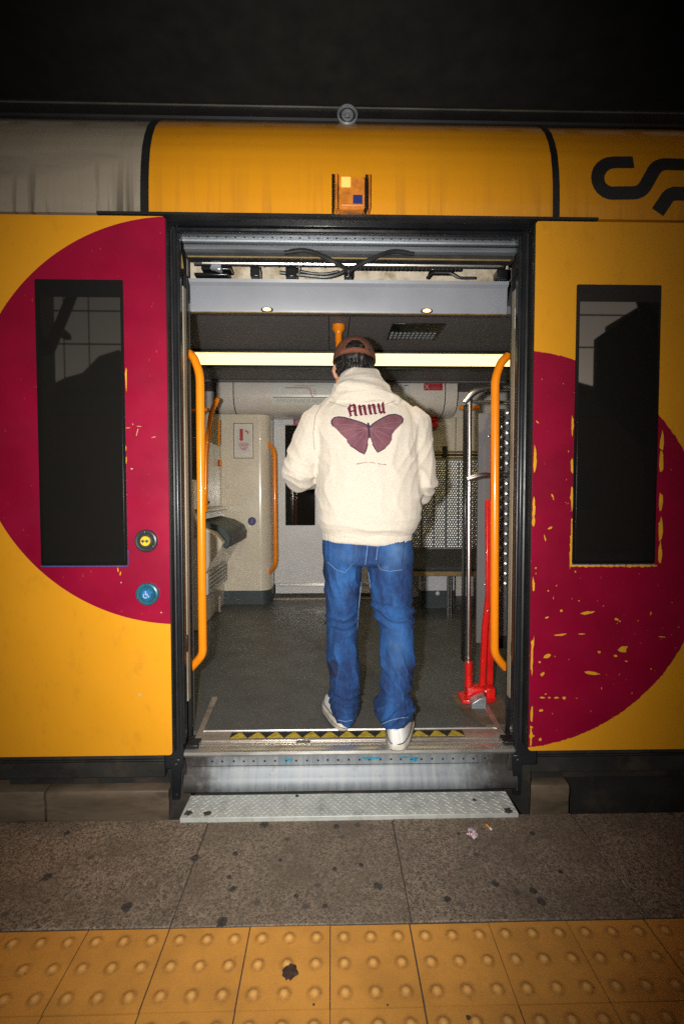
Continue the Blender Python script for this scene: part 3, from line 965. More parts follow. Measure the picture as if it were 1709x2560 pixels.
box('clip', 'white_print', train, 0.747, 0.765, 1.996, 2.0, 1.87, 1.95)
box('latch', 'dark_steel', train, -0.607, -0.586, 1.985, 2.0, 0.55, 0.62, 0.003)
box('latch', 'dark_steel', train, 0.748, 0.768, 1.985, 2.0, 0.52, 0.58, 0.003)
# pocket behind the frame so nothing shows through
box('door_pocket', 'grimy_black', train, -1.05, -0.604, 1.99, 2.10, 0.16, 2.23)
box('door_pocket', 'grimy_black', train, 0.77, 1.5, 1.99, 2.10, 0.16, 2.23)
box('lintel', 'black_gloss', train, -0.664, 0.835, 1.90, 1.99, 2.215, 2.2362, 0.002)
MB().tube([(-0.58, 1.925, 2.212), (0.74, 1.925, 2.212)], 0.010, 8).build('lintel_bead', 'black_gloss', train)

# ---- door drive in the open header
box('header_box', 'grimy_black', train, -0.62, 0.79, 1.995, 2.30, 2.238, 2.30)
# perforated rails
mb = MB(); mb.prism([(2.0, 2.246), (1.988, 2.243), (1.986, 2.236), (1.986, 2.205), (1.990, 2.200), (2.03, 2.200), (2.03, 2.246)], 'x', -0.588, 0.75)
rail = mb.build('door_rail', 'rail_aluminium', train)
mb = MB(); mb.prism([(2.002, 2.192), (1.996, 2.190), (1.994, 2.184), (1.994, 2.172), (2.03, 2.168), (2.03, 2.192)], 'x', -0.583, 0.75)
mb.build('door_rail', 'rail_aluminium', train)
for k in range(36):
    MB().disc((-0.56 + k * 0.0365, 2.2165), 0.0046, 1.9850, 1.987, 8).build('perforation', 'grimy_black', rail)
box('rail_slot', 'black_rubber', train, -0.583, 0.75, 2.002, 2.05, 2.1925, 2.1995)
box('drive_housing', 'grimy_black', train, -0.583, 0.75, 2.01, 2.06, 2.148, 2.1675, 0.004)
MB().tube([(-0.57, 2.005, 2.148), (-0.2, 2.005, 2.148), (0.73, 2.005, 2.146)], 0.0035, 8).build('drive_rod', 'seat_edge', train)
MB().tube([(-0.52, 2.03, 2.134), (0.70, 2.03, 2.134)], 0.006, 8).build('drive_rod', 'stainless', train)
MB().tube([(-0.56, 2.06, 2.146), (0.72, 2.06, 2.146)], 0.011, 8).build('drive_belt', 'black_rubber', train)
# toothed lower edge of the belt carrier
mb = MB()
for k in range(26):
    x = 0.10 + k * 0.017
    mb.box(x, x + 0.010, 2.035, 2.05, 2.118, 2.127)
mb.build('belt_teeth', 'dark_steel', train)
# carriers and blocks
for x0, x1, z0 in ((-0.330, -0.292, 2.09), (-0.185, -0.140, 2.09), (0.056, 0.090, 2.09), (-0.53, -0.41, 2.115), (0.41, 0.51, 2.122), (0.69, 0.735, 2.09)):
    box('drive_block', 'black_gloss', train, x0, x1, 2.045, 2.10, z0, 2.13, 0.004)
box('drive_bracket', 'rail_aluminium', train, -0.487, -0.445, 2.03, 2.044, 2.108, 2.145, 0.004)
MB().tube([(-0.487, 2.03, 2.115), (-0.44, 2.03, 2.098)], 0.006, 6).build('drive_bracket', 'rail_aluminium', train)
box('drive_bracket', 'black_gloss', train, -0.56, -0.42, 2.05, 2.09, 2.094, 2.106, 0.004)
MB().tube(arc([(0.40, 2.06, 2.094), (0.42, 2.06, 2.118), (0.50, 2.06, 2.118), (0.53, 2.06, 2.097), (0.60, 2.06, 2.098)], 6, 0.03), 0.006, 8).build('cable', 'black_rubber', train)
MB().tube(arc([(-0.21, 2.06, 2.112), (-0.13, 2.06, 2.104), (-0.02, 2.06, 2.094), (0.03, 2.06, 2.106), (0.075, 2.06, 2.13)], 6, 0.05), 0.008, 8).build('cable', 'black_rubber', train)
MB().tube(arc([(-0.13, 2.08, 2.128), (-0.08, 2.08, 2.118), (-0.02, 2.08, 2.116), (0.03, 2.08, 2.128)], 6, 0.04), 0.006, 8).build('cable', 'black_rubber', train)
for s in (-1, 1):
    MB().tube(arc([(0.075 + s * 0.26, 2.003, 2.166), (0.075 + s * 0.17, 1.990, 2.174), (0.075 + s * 0.06, 1.988, 2.125), (0.075 + s * 0.005, 2.02, 2.108)], 8, 0.12), 0.009, 10).build('hose', 'black_rubber', train)
MB().tube([(0.073, 2.04, 2.13), (0.073, 2.04, 2.09)], 0.003, 6).build('drive_rod', 'stainless', train)
MB().tube([(-0.13, 2.04, 2.145), (-0.13, 2.04, 2.09)], 0.0025, 6).build('drive_rod', 'stainless', train)
for x in (-0.30, -0.24, -0.16, -0.05, 0.02, 0.10):
    box('drive_clip', 'door_grey', train, x, x + 0.026, 2.062, 2.07, 2.136, 2.150, 0.003)
MB().tube(arc([(-0.605, 1.985, 2.18), (-0.59, 1.98, 2.14), (-0.586, 1.985, 2.09)], 5, 0.03), 0.005, 8).build('cable', 'seat_edge', train)
# lined back of the header box
box('insulation_panel', 'insulation', train, -0.62, 0.79, 2.20, 2.22, 2.10, 2.236)
box('insulation_patch', 'insulation', train, 0.40, 0.66, 2.185, 2.198, 2.06, 2.12, 0.006)

# ---- hinged grey flap under the header with its two lamps
mb = MB(); mb.prism([(2.066, 2.088), (2.070, 2.076), (2.085, 2.066), (2.090, 1.972), (2.094, 1.962), (2.104, 1.962), (2.104, 2.088)], 'x', -0.586, 0.747)
flap = mb.build('header_flap', 'flap_grey', train, angle=20)
flap['label'] = 'grey panel with two small lit lamps above the doorway'
for i, x in enumerate((-0.267, 0.405)):
    c = (x, 2.092, 1.9685)
    MB().loft([[(x + r * math.cos(2 * math.pi * k / 24), y, 1.9705 + r * 0.42 * math.sin(2 * math.pi * k / 24)) for k in range(24)] for r, y in ((0.026, 2.091), (0.025, 2.0845), (0.019, 2.083))]).build('lamp_rim', 'dark_steel', flap)
    MB().loft([[(x + r * math.cos(2 * math.pi * k / 24), y, 1.9705 + r * 0.42 * math.sin(2 * math.pi * k / 24)) for k in range(24)] for r, y in ((0.0175, 2.083), (0.015, 2.079), (0.002, 2.078))]).build('lamp_bulb', 'spot_bulb', flap)
for i, x in enumerate((-0.267, 0.405)):
    ld = bpy.data.lights.new('header_lamp', 'SPOT'); ld.energy = 12; ld.color = (1.0, 0.80, 0.55); ld.spot_size = R(130); ld.spot_blend = 1.0; ld.shadow_soft_size = 0.012
    lo = bpy.data.objects.new('header_lamp', ld); col.objects.link(lo)
    lo.location = (x, 2.115, 1.950); lo.rotation_euler = (R(38), 0, 0)
box('flap_edge', 'seat_edge', flap, -0.582, 0.738, 2.088, 2.0935, 1.958, 1.9615)

# ---- sill
box('floor_slab', 'grimy_black', train, -1.3, 1.6, 1.965, 4.95, 0.02, FL - 0.02)
mb = MB(); mb.prism([(1.935, FL - 0.028), (1.924, FL - 0.024), (1.918, FL - 0.014), (1.921, FL - 0.004), (1.930, FL), (1.962, FL), (1.962, FL - 0.028)], 'x', -0.586, 0.752)
mb.build('sill_nose', 'sill_bright', train)
mb = MB(); mb.prism([(1.963, FL - 0.02), (1.963, FL - 0.004), (2.006, FL - 0.003), (2.008, FL - 0.02)], 'x', -0.560, 0.725)
mb.build('sill_track', 'sill_metal', train)
for y in (1.968, 2.003):
    MB().tube([(-0.56, y, FL), (0.725, y, FL)], 0.0035, 6).build('sill_bead', 'sill_bright', train)
box('track_slot', 'grimy_black', train, -0.145, -0.085, 1.992, 1.997, FL - 0.004, FL - 0.0015)
box('sill_plate', 'sill_metal', train, -0.555, 0.735, 2.009, 2.082, FL - 0.02, FL + 0.001, 0.002)
MB().tube([(-0.56, 2.086, FL + 0.002), (0.73, 2.086, FL + 0.002)], 0.005, 8).build('sill_bead', 'sill_bright', train)
hz = box('hazard_strip', 'hazard_black', train, -0.426, 0.567, 2.016, 2.070, FL + 0.0012, FL + 0.003)
n = 13; w = 0.993 / n
for k in range(n):
    x = -0.426 + k * w
    MB().prism([(x + 0.002, 2.0175), (x + w - 0.002, 2.0175), (x + w / 2 + 0.006, 2.064), (x + w / 2 - 0.006, 2.064)], 'z', FL + 0.0031, FL + 0.0042).build('hazard_triangle', 'hazard_yellow', hz)
# corner plates and guides at the ends of the sill
for s, x in ((1, -0.565), (-1, 0.735)):
    mb = MB(); mb.prism([(x, 2.01), (x + s * 0.022, 2.01), (x + s * 0.0, 2.42), (x - s * 0.028, 2.42)], 'z', FL + 0.001, FL + 0.012)
    mb.build('floor_guide', 'sill_metal', train)
    box('sill_end', 'dark_steel', train, min(x - s * 0.02, x + s * 0.03), max(x - s * 0.02, x + s * 0.03), 1.936, 1.998, FL + 0.0005, FL + 0.018, 0.004)

# ---- riser with rivets, step, brackets
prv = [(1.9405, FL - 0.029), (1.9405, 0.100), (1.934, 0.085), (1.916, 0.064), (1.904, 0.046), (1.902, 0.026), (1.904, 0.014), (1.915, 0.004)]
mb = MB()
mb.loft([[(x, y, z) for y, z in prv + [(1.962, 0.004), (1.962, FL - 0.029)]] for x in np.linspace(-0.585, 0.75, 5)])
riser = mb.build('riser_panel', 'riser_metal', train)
box('riser_seam', 'grimy_black', riser, -0.56, 0.60, 1.9385, 1.9402, 0.0985, 0.1003)
for k in range(27):
    x = -0.48 + k * 0.0425 + random.uniform(-0.003, 0.003)
    MB().dome((x, 1.9402, 0.118 + random.uniform(-0.001, 0.001)), 0.0045, 0.0025, 'y', 8, 2).build('rivet', 'dark_steel', riser)
for px, py, w_, h_ in ((1035, 1898, 26, 14), (925, 1895, 60, 8), (720, 1900, 30, 8), (1010, 1893, 30, 6)):
    c = PX(px, py, 1.94); s_ = 1.94 / F_PX / 2
    poly = [(c.x + w_ * s_ * random.uniform(0.6, 1.2) * math.cos(k * 0.5236), c.z + h_ * s_ * random.uniform(0.6, 1.2) * math.sin(k * 0.5236)) for k in range(12)]
    MB().prism(poly, 'y', 1.9390, 1.9399).build('paint_splash', 'blue_spill', riser)

SZ = 0.016
step = box('boarding_step', 'tread_plate', train, -0.552, 0.694, 1.748, 1.884, SZ - 0.022, SZ, 0.003)
step['label'] = 'pull-out tread plate step bridging train and platform'
mb = MB()
pit = 0.0235
iy = 0
y = 1.758
while y < 1.878:
    ix = 0
    x = -0.54 + (pit / 2 if iy % 2 else 0)
    while x < 0.685:
        a = R(38) if (ix + iy) % 2 else R(-38)
        dx, dy = math.cos(a) * 0.0095, math.sin(a) * 0.0095
        nx_, ny_ = -math.sin(a) * 0.0026, math.cos(a) * 0.0026
        mb.add([(x - dx, y - dy, SZ), (x + nx_, y + ny_, SZ), (x + dx, y + dy, SZ), (x - nx_, y - ny_, SZ), (x - dx * 0.55, y - dy * 0.55, SZ + 0.002), (x + dx * 0.55, y + dy * 0.55, SZ + 0.002)],
               [(0, 3, 5, 4), (3, 2, 5), (2, 1, 4, 5), (1, 0, 4)])
        x += pit; ix += 1
    y += pit * 0.62; iy += 1
tag(mb.build('tread', 'tread_plate', step, angle=10), kind='stuff')
p = PX(470, 2030, 1.80)
for px, py, r in ((470, 2033, 10), (519, 2034, 10), (742, 1990, 5), (1270, 2027, 11), (1185, 2000, 5)):
    q = onplat(px, py, SZ)
    blob(q.x, q.y, r / F_PX * 1.8, r / F_PX * 1.8, SZ + 0.0005, SZ + 0.003, jag=0.3).build('grease_spot', 'gum', step)

for s, x0, x1 in ((1, -0.667, -0.566), (-1, 0.708, 0.800)):
    mb = MB()
    # cheek plate widening downwards
    if s > 0:
        poly = [(-0.667, 0.15), (-0.590, 0.15), (-0.560, -0.02), (-0.585, -0.16), (-0.655, -0.16), (-0.640, 0.02)]
    else:
        poly = [(0.722, 0.15), (0.812, 0.15), (0.812, -0.02), (0.806, -0.16), (0.745, -0.16), (0.70, -0.01)]
    mb.prism(poly, 'y', 1.925, 1.96)
    br = mb.build('step_bracket', 'grimy_black', train, 0.004)
    xm = -0.615 if s > 0 else 0.752
    mb = MB(); mb.prism([(xm - 0.020, 0.145), (xm + 0.020, 0.145), (xm + 0.014, -0.02), (xm - 0.018, -0.02)], 'y', 1.912, 1.9245)
    mb.build('bracket_strap', 'dark_frame', br, 0.003)
    for z in (0.125, 0.0):
        MB().dome((xm, 1.9118, z), 0.006, 0.004, 'y', 8, 2).build('bolt', 'screw', br)
# brown boxes of the underframe and dark frame behind
for x0, x1 in ((-1.155, -0.662), (-2.2, -1.165), (0.795, 0.988)):
    mb = MB()
    mb.prism([(1.968, -0.010), (1.962, -0.013), (1.959, -0.020), (1.958, -0.045), (1.962, -0.060), (1.962, -0.3), (2.045, -0.3), (2.045, -0.007), (2.0, -0.006)], 'x', x0, x1)
    mb.build('underframe_box', 'brown_box', train, 0.003)
box('underframe', 'grimy_black', train, -6, 6, 2.05, 4.8, -0.35, 0.018)
box('underframe_beam', 'grimy_black', train, -6, -0.60, 2.052, 2.2, 0.0185, 0.12)
box('underframe_beam', 'grimy_black', train, 0.78, 6, 2.052, 2.2, 0.0185, 0.12)
box('underframe_rod', 'brown_box', train, 0.84, 0.93, 1.990, 2.04, 0.030, 0.045, 0.004)
for x in (-0.70, -0.52, 0.83):
    MB().tube([(x, 1.99, 0.06), (x, 2.04, 0.06)], 0.022, 12).build('hose_end', 'grimy_black', train)

# ================================================================== INTERIOR
box('floor', 'floor_vinyl', train, -1.3, 1.7, 2.092, 4.84, FL - 0.018, FL)
ceil = box('ceiling', 'ceiling_grey', train, -1.6, 2.2, 2.32, 4.9, 2.2, 2.26)
MB().prism([(2.106, 1.968), (2.16, 1.975), (2.30, 2.06), (2.46, 2.199), (2.46, 2.26), (2.30, 2.15), (2.225, 2.10), (2.106, 2.0)], 'x', -1.4, 2.0).build('ceiling_cove', 'ceiling_grey', train, angle=30)
for a, c in (((822, 790), (822, 878)), ((875, 790), (871, 878))):
    x, y0, y1 = (-0.011, 2.5, 3.45) if a[0] == 822 else (0.108, 2.5, 3.45)
    box('ceiling_joint', 'black_rubber', ceil, x - 0.003, x + 0.003, y0, y1, 2.197, 2.1995)
# ceiling outlet: a slatted grille
gr = box('ceiling_grille', 'black_gloss', ceil, 0.36, 0.68, 2.90, 3.20, 2.194, 2.1995, 0.002)
for j in range(3):
    for k in range(11):
        x = 0.372 + k * 0.0262
        box('grille_slat', 'vent_grey', gr, x, x + 0.017, 3.055 + j * 0.045, 3.088 + j * 0.045, 2.190, 2.1938)
# strip light: frame and diffusers
sl = box('strip_light', 'black_rubber', ceil, -1.02, 1.9, 3.45, 3.86, 2.186, 2.1995, 0.003)
for x0, x1 in ((-0.985, 1.078), (1.086, 1.88)):
    mb = MB(); mb.prism([(3.485, 2.1858), (3.49, 2.180), (3.52, 2.177), (3.75, 2.177), (3.785, 2.180), (3.79, 2.1858)], 'x', x0, x1)
    mb.build('light_diffuser', 'tube_light', sl)
# cover strip above the duct
box('duct_trim', 'black_rubber', train, -1.4, 2.0, 3.87, 3.93, 2.175, 2.1995)
box('bulkhead', 'ceiling_grey', train, -1.4, 2.0, 4.36, 4.40, 2.185, 2.199)

# far side: door header duct (rounded), left column, far door, walls
prd = [(4.42, 2.199), (4.412, 2.15), (4.415, 2.07), (4.44, 2.00), (4.49, 1.95), (4.56, 1.925), (4.72, 1.915), (4.9, 1.915), (4.9, 2.199)]
duct = MB().loft([[(x, y, z) for y, z in prd] for x in (-1.02, -0.86, 1.03, 1.14)]).build('door_header_duct', 'duct_plastic', train, angle=30)
for x in (-0.868, 1.030):
    mb = MB().loft([[(xx, y - 0.0025, z) for y, z in prd[:-2]] + [(xx, 4.72, 1.93), (xx, 4.44, 2.17)] for xx in (x - 0.004, x + 0.004)])
    mb.build('duct_joint', 'black_rubber', duct, angle=30)


def duct_y(z):
    for (y0, z0), (y1, z1) in zip(prd, prd[1:]):
        if z1 <= z <= z0:
            return y0 + (y1 - y0) * (z0 - z) / (z0 - z1)
    return 4.45


def on_duct(name, m, x0, x1, z0, z1, off=0.003):
    mb = MB(); n = 10
    rings = []
    vs = []; fs = []
    for k in range(n + 1):
        z = z0 + (z1 - z0) * k / n
        y = duct_y(z) - off
        vs += [(x0, y, z), (x1, y, z)]
    for k in range(n):
        fs.append((2 * k, 2 * k + 1, 2 * k + 3, 2 * k + 2))
    mb.add(vs, fs)
    return mb.build(name, m, duct, angle=60)


def duct_line(mb, pts, w, off=0.006):
    """thin printed line on the duct through (x, z) points"""
    fine = []
    P = [Vector(p) for p in pts]
    for a, c in zip(P, P[1:]):
        k = max(1, int((c - a).length / 0.02)); fine += [a.lerp(c, i / k) for i in range(k)]
    fine.append(P[-1])
    vs = []; fs = []
    for i, p in enumerate(fine):
        t = (fine[min(i + 1, len(fine) - 1)] - fine[max(i - 1, 0)]).normalized(); nn = Vector((-t.y, t.x)) * w / 2
        for q in (p + nn, p - nn):
            vs.append((q.x, duct_y(q.y) - off, q.y))
    for i in range(len(fine) - 1):
        fs.append((2 * i, 2 * i + 1, 2 * i + 3, 2 * i + 2))
    mb.add(vs, fs)


on_duct('route_map', 'map_paper', -0.528, 0.69, 1.995, 2.195)
mb = MB(); duct_line(mb, [(-0.345, 2.141), (-0.205, 2.141), (-0.188, 2.134), (-0.180, 2.115), (-0.176, 2.080), (-0.166, 2.064), (-0.145, 2.058), (0.4, 2.058)], 0.0065); mb.build('map_line', 'print_red', duct)
mb = MB(); duct_line(mb, [(-0.515, 2.058), (-0.155, 2.058)], 0.005); duct_line(mb, [(-0.41, 2.141), (-0.345, 2.141)], 0.005)
for k in range(19):
    x = -0.47 + k * 0.024
    L = random.uniform(0.020, 0.034)
    duct_line(mb, [(x, 2.046), (x - L * 0.6, 2.046 - L)], 0.0028)
for k in range(9):
    x = -0.33 + k * 0.020; L = random.uniform(0.018, 0.03)
    duct_line(mb, [(x, 2.152), (x + L, 2.152 + L * 0.7)], 0.0026)
for k in range(4):
    duct_line(mb, [(-0.165, 2.125 - k * 0.017), (-0.125, 2.125 - k * 0.017)], 0.0026)
mb.build('map_lettering', 'print_dark', duct)
sgn = on_duct('warning_sign', 'print_red', 0.835, 1.005, 2.125, 2.187, 0.0035)
sgn['label'] = 'red sticker with a white cross'
mb = MB()
duct_line(mb, [(0.845, 2.137), (0.880, 2.177)], 0.005); duct_line(mb, [(0.880, 2.137), (0.845, 2.177)], 0.005)
mb.build('sign_cross', 'white_print', duct)
mb = MB()
for j in range(4):
    duct_line(mb, [(0.90, 2.174 - j * 0.012), (0.985 + random.uniform(-0.015, 0.008), 2.174 - j * 0.012)], 0.0028)
mb.build('sign_lettering', 'print_pink', duct)
on_duct('notice', 'white_print', 0.62, 0.712, 2.05, 2.192, 0.0045)
mb = MB(); duct_line(mb, [(0.655, 2.168), (0.69, 2.168)], 0.008, 0.0065); mb.build('notice_lettering', 'print_dark', duct)

# column beside the far door, rounded towards the door
poly = [(-1.5, 4.50), (-0.66, 4.50)] + [(-0.66 + 0.10 * math.sin(R(a)), 4.60 - 0.10 * math.cos(R(a))) for a in range(10, 91, 10)] + [(-0.560, 4.86), (-1.5, 4.86)]
colm = MB().prism(poly, 'z', 0.30, 1.918).build('wall_column', 'cream_plastic', train, angle=25)
MB().prism([(x * 1.0 + 0.004, y + 0.008) for x, y in poly], 'z', FL - 0.001, 0.2995).build('skirting', 'skirting_teal', train, angle=25)
# emergency notice in its frame
a, c = PX(584, 1058, 4.5), PX(634, 1146, 4.5)
fo = box('notice_frame', 'duct_plastic', colm, a.x, c.x, 4.494, 4.4995, c.z, a.z, 0.002)
for x0, x1, z0, z1 in ((a.x, c.x, a.z - 0.005, a.z), (a.x, c.x, c.z, c.z + 0.005), (a.x, a.x + 0.005, c.z + 0.006, a.z - 0.006), (c.x - 0.005, c.x, c.z + 0.006, a.z - 0.006)):
    box('frame_edge', 'dark_steel', colm, x0, x1, 4.4925, 4.494, z0, z1)
a2, c2 = PX(592, 1071, 4.494), PX(626, 1132, 4.494)
box('notice_sheet', 'white_print', colm, a2.x, c2.x, 4.4915, 4.4935, c2.z, a2.z)
w_ = c2.x - a2.x; h_ = a2.z - c2.z
box('notice_lever', 'print_red', colm, a2.x + w_ * 0.22, a2.x + w_ * 0.46, 4.4895, 4.4913, a2.z - h_ * 0.44, a2.z - h_ * 0.02)
MB().disc((a2.x + w_ * 0.34, a2.z - h_ * 0.44), w_ * 0.14, 4.4890, 4.4912, 16).build('notice_lever', 'print_red', colm)
mb = MB(); mb.ribbon([(a2.x + w_ * 0.62, a2.z - h_ * 0.10), (a2.x + w_ * 0.80, a2.z - h_ * 0.13), (a2.x + w_ * 0.84, a2.z - h_ * 0.22)], 0.012, 4.4898, 0.001)
mb.build('notice_arrow', 'print_red', colm)
mb = MB()
for k in range(6):
    zz = a2.z - h_ * (0.60 + 0.055 * k)
    sh = max(0, k - 2) * 0.06
    mb.box(a2.x + w_ * (0.14 + sh), a2.x + w_ * (0.88 - sh), 4.4898, 4.4912, zz - h_ * 0.016, zz + h_ * 0.012)
mb.build('notice_lettering', 'print_pink', colm)
c = PX(630, 1303, 4.5)
MB().disc((c.x, c.z), 0.038, 4.492, 4.4995, 28).build('round_sticker', 'print_blue', colm)
mb = MB(); mb.ribbon([(c.x - 0.010, c.z - 0.014), (c.x + 0.008, c.z - 0.006), (c.x - 0.004, c.z + 0.006), (c.x + 0.010, c.z + 0.016)], 0.007, 4.4905, 0.001)
mb.build('sticker_symbol', 'print_pink', colm)
MB().tube([(-0.752, 4.502, 0.95), (-0.752, 4.502, 1.35)], 0.003, 6).build('column_joint', 'duct_plastic', colm)
for px, py in ((677, 1085), (678, 1460), (679, 1463)):
    q = PX(px, py, 4.6); MB().dome((q.x - 0.01, q.y - 0.03, q.z), 0.007, 0.005, 'y', 8, 2).build('screw', 'screw', colm)
# rail in the recess of the column
pts = arc([PX(670, 1107, 4.58), PX(686, 1128, 4.46), PX(689, 1412, 4.46), PX(672, 1434, 4.58)], 6, 0.06)
MB().tube(pts, 0.021, 12).build('handrail', 'orange_rail', train)

# far doors
DX0, DX1 = -0.556, 0.80
for i, (x0, x1, wx0, wx1) in enumerate(((DX0, 0.120, -0.445, -0.155), (0.128, DX1, 0.40, 0.69))):
    d = box('far_door_leaf', 'door_grey', train, x0, x1, 4.80, 4.84, 0.30, 1.93, 0.003)
    box('window_pane', 'window_glass', d, wx0, wx1, 4.794, 4.7995, 0.885, 1.86)
    box('window_seal', 'hazard_yellow', d, wx0, wx1, 4.7925, 4.7965, 1.8605, 1.868)
    box('kick_rail', 'sill_bright', d, x0 + 0.01, x1 - 0.01, 4.785, 4.7995, 0.285, 0.315, 0.003)
    box('kick_plate', 'door_grey', d, x0 + 0.01, x1 - 0.01, 4.788, 4.83, 0.213, 0.284, 0.003)
box('far_sill', 'sill_metal', train, DX0, DX1, 4.70, 4.79, FL + 0.001, FL + 0.010, 0.002)
box('far_sill_gap', 'grimy_black', train, DX0, DX1, 4.79, 4.85, FL - 0.001, 0.212)
a, c = PX(733, 1032, 4.78), PX(752, 1063, 4.78)
box('sticker', 'sticker_purple', train, a.x, c.x, 4.7775, 4.7795, c.z, a.z)
MB().disc(((a.x + c.x) / 2, c.z + 0.028), 0.018, 4.7758, 4.7774, 16).build('sticker_symbol', 'print_pink', train)
# far wall right of the door
box('far_wall', 'duct_plastic', train, 0.905, 2.2, 4.84, 4.88, FL, 2.2)
box('far_wall', 'door_grey', train, 0.805, 0.90, 4.79, 4.85, FL, 1.92, 0.004)
box('far_wall', 'duct_plastic', train, -1.6, DX0 - 0.01, 4.865, 4.90, FL, 2.2)
for x0, x1 in ((0.93, 1.20), (1.206, 1.6)):
    box('wall_panel', 'cream_plastic', train, x0, x1, 4.70, 4.83, 1.30, 1.93, 0.006)
q = PX(1077, 1057, 4.68)
eb = box('alarm_box', 'red_paint', train, q.x - 0.05, q.x + 0.055, 4.63, 4.699, q.z - 0.055, q.z + 0.045, 0.008)
MB().tube([(q.x - 0.03, 4.625, q.z + 0.01), (q.x + 0.035, 4.625, q.z + 0.01)], 0.010, 8).build('alarm_handle', 'red_paint', eb)
# rails behind the bench
for z, m_ in ((1.575, 'seat_edge'), (1.548, 'black_rubber'), (1.520, 'seat_edge')):
    MB().tube([(0.70, 4.42, z), (2.0, 4.42, z)], 0.010, 8).build('window_ledge', m_, train)
box('ledge_block', 'dark_steel', train, 1.01, 1.05, 4.40, 4.44, 1.53, 1.625, 0.003)
MB().tube([(1.13, 4.3, 1.95), (1.30, 4.3, 1.95)], 0.022, 10).build('luggage_rail', 'orange_rail', train)
# end walls close the vestibule
box('end_wall', 'ceiling_grey', train, -1.42, -1.36, 2.1, 4.9, FL, 2.2)
box('end_wall', 'ceiling_grey', train, 2.1, 2.16, 2.1, 4.9, FL, 2.2)
box('near_wall', 'ceiling_grey', train, -1.4, -0.60, 2.105, 2.13, FL, 2.2)
box('near_wall', 'ceiling_grey', train, 0.80, 2.1, 2.105, 2.13, FL, 2.2)
# dark screens on the left: windscreen with orange tube
box('draught_screen', 'black_gloss', train, -1.06, -1.045, 2.35, 3.20, 0.35, 1.95, 0.004)
box('left_post', 'skirting_teal', train, -1.12, -1.035, 3.86, 3.90, FL, 2.2, 0.006)

# door grab rails
for nm, pts in (('L', [PX(474, 884, 2.09), PX(486, 896, 2.075), PX(500, 935, 2.06), PX(507, 1635, 2.06), PX(494, 1652, 2.075), PX(478, 1669, 2.09)]),
                ('R', [PX(1268, 890, 2.09), PX(1252, 905, 2.075), PX(1237, 945, 2.06), PX(1235, 1632, 2.06), PX(1248, 1652, 2.075), PX(1263, 1669, 2.09)])):
    MB().tube(arc(pts, 6, 0.05), 0.0175, 14).build('grab_rail', 'orange_rail', train)
# pole from ceiling to floor
q = (0.046, 2.95)
pl = MB().tube([(q[0], q[1], FL), (q[0], q[1], 1.2), (q[0], q[1], 2.13)], 0.0175, 14).build('centre_pole', 'orange_rail', train)
MB().loft([[(q[0] + r * math.cos(2 * math.pi * k / 20), q[1] + r * math.sin(2 * math.pi * k / 20), z) for k in range(20)] for r, z in ((0.020, 2.10), (0.020, 2.15), (0.026, 2.165), (0.038, 2.18), (0.038, 2.1995))]).build('pole_flange', 'orange_rail', pl)

# left: cabinet along the end, with steel panel, ledge, folding seat and louvres
cab = MB()
prc = [(-1.36, FL), (-0.985, FL), (-0.98, 0.40), (-0.955, 0.55), (-0.88, 0.70), (-0.815, 0.785), (-0.80, 0.83), (-0.86, 0.91), (-0.98, 0.96), (-1.01, 1.07), (-1.01, 1.30), (-1.36, 1.30)]
prc = [(x, z) for x, z in prc]
cab.prism([(x, z) for x, z in prc], 'y', 3.62, 4.495)
cabo = cab.build('side_cabinet', 'cream_plastic', train, 0.012, angle=50)
cabo['label'] = 'cream cabinet with steel panel and louvred vent'
box('steel_panel', 'brushed_steel', cabo, -1.36, -1.005, 3.75, 4.47, 1.085, 1.625, 0.004)
box('ledge', 'brushed_steel', cabo, -1.2, -0.93, 3.66, 4.48, 1.055, 1.083, 0.006)
MB().dome((-1.003, 4.02, 1.125), 0.030, 0.006, 'x', 20, 3).build('lock_plate', 'stainless', cabo)
MB().dome((-0.998, 4.02, 1.125), 0.014, 0.008, 'x', 14, 3).build('lock_plate', 'dark_steel', cabo)
box('latch', 'orange_rail', cabo, -1.004, -0.985, 4.42, 4.455, 1.44, 1.50, 0.003)
mb = MB(); mb.prism([(-1.0, 1.0), (-0.86, 0.965), (-0.785, 0.92), (-0.757, 0.865), (-0.762, 0.80), (-0.80, 0.775), (-0.812, 0.80), (-0.797, 0.84), (-0.855, 0.915), (-1.0, 0.965)], 'y', 3.70, 4.42)
mb.build('folding_seat', 'skirting_teal', cabo, 0.008, angle=40)
lv = box('louvre_panel', 'door_grey', cabo, -0.995, -0.915, 3.64, 4.30, 0.44, 0.60, 0.004)
for k in range(4):
    z = 0.475 + k * 0.032
    box('louvre', 'black_rubber', lv, -0.9165, -0.9135, 3.68, 4.27, z, z + 0.010)
MB().tube([PX(548, 1490, 4.2), PX(548, 1530, 4.2)], 0.012, 8).build('cabinet_leg', 'door_grey', cabo)
# curved tube and flap in front of the cabinet
MB().tube(arc([PX(544, 998, 3.45), PX(528, 1030, 3.40), PX(515, 1130, 3.35), PX(513, 1280, 3.35)], 6, 0.12), 0.017, 12).build('grab_rail', 'orange_rail', train)
MB().tube([PX(470, 1027, 3.45), PX(524, 1024, 3.45)], 0.012, 10).build('grab_rail', 'orange_rail', train)
MB().tube([PX(547, 1050, 4.1), PX(547, 1112, 4.1)], 0.010, 10).build('grab_rail', 'orange_rail', train)

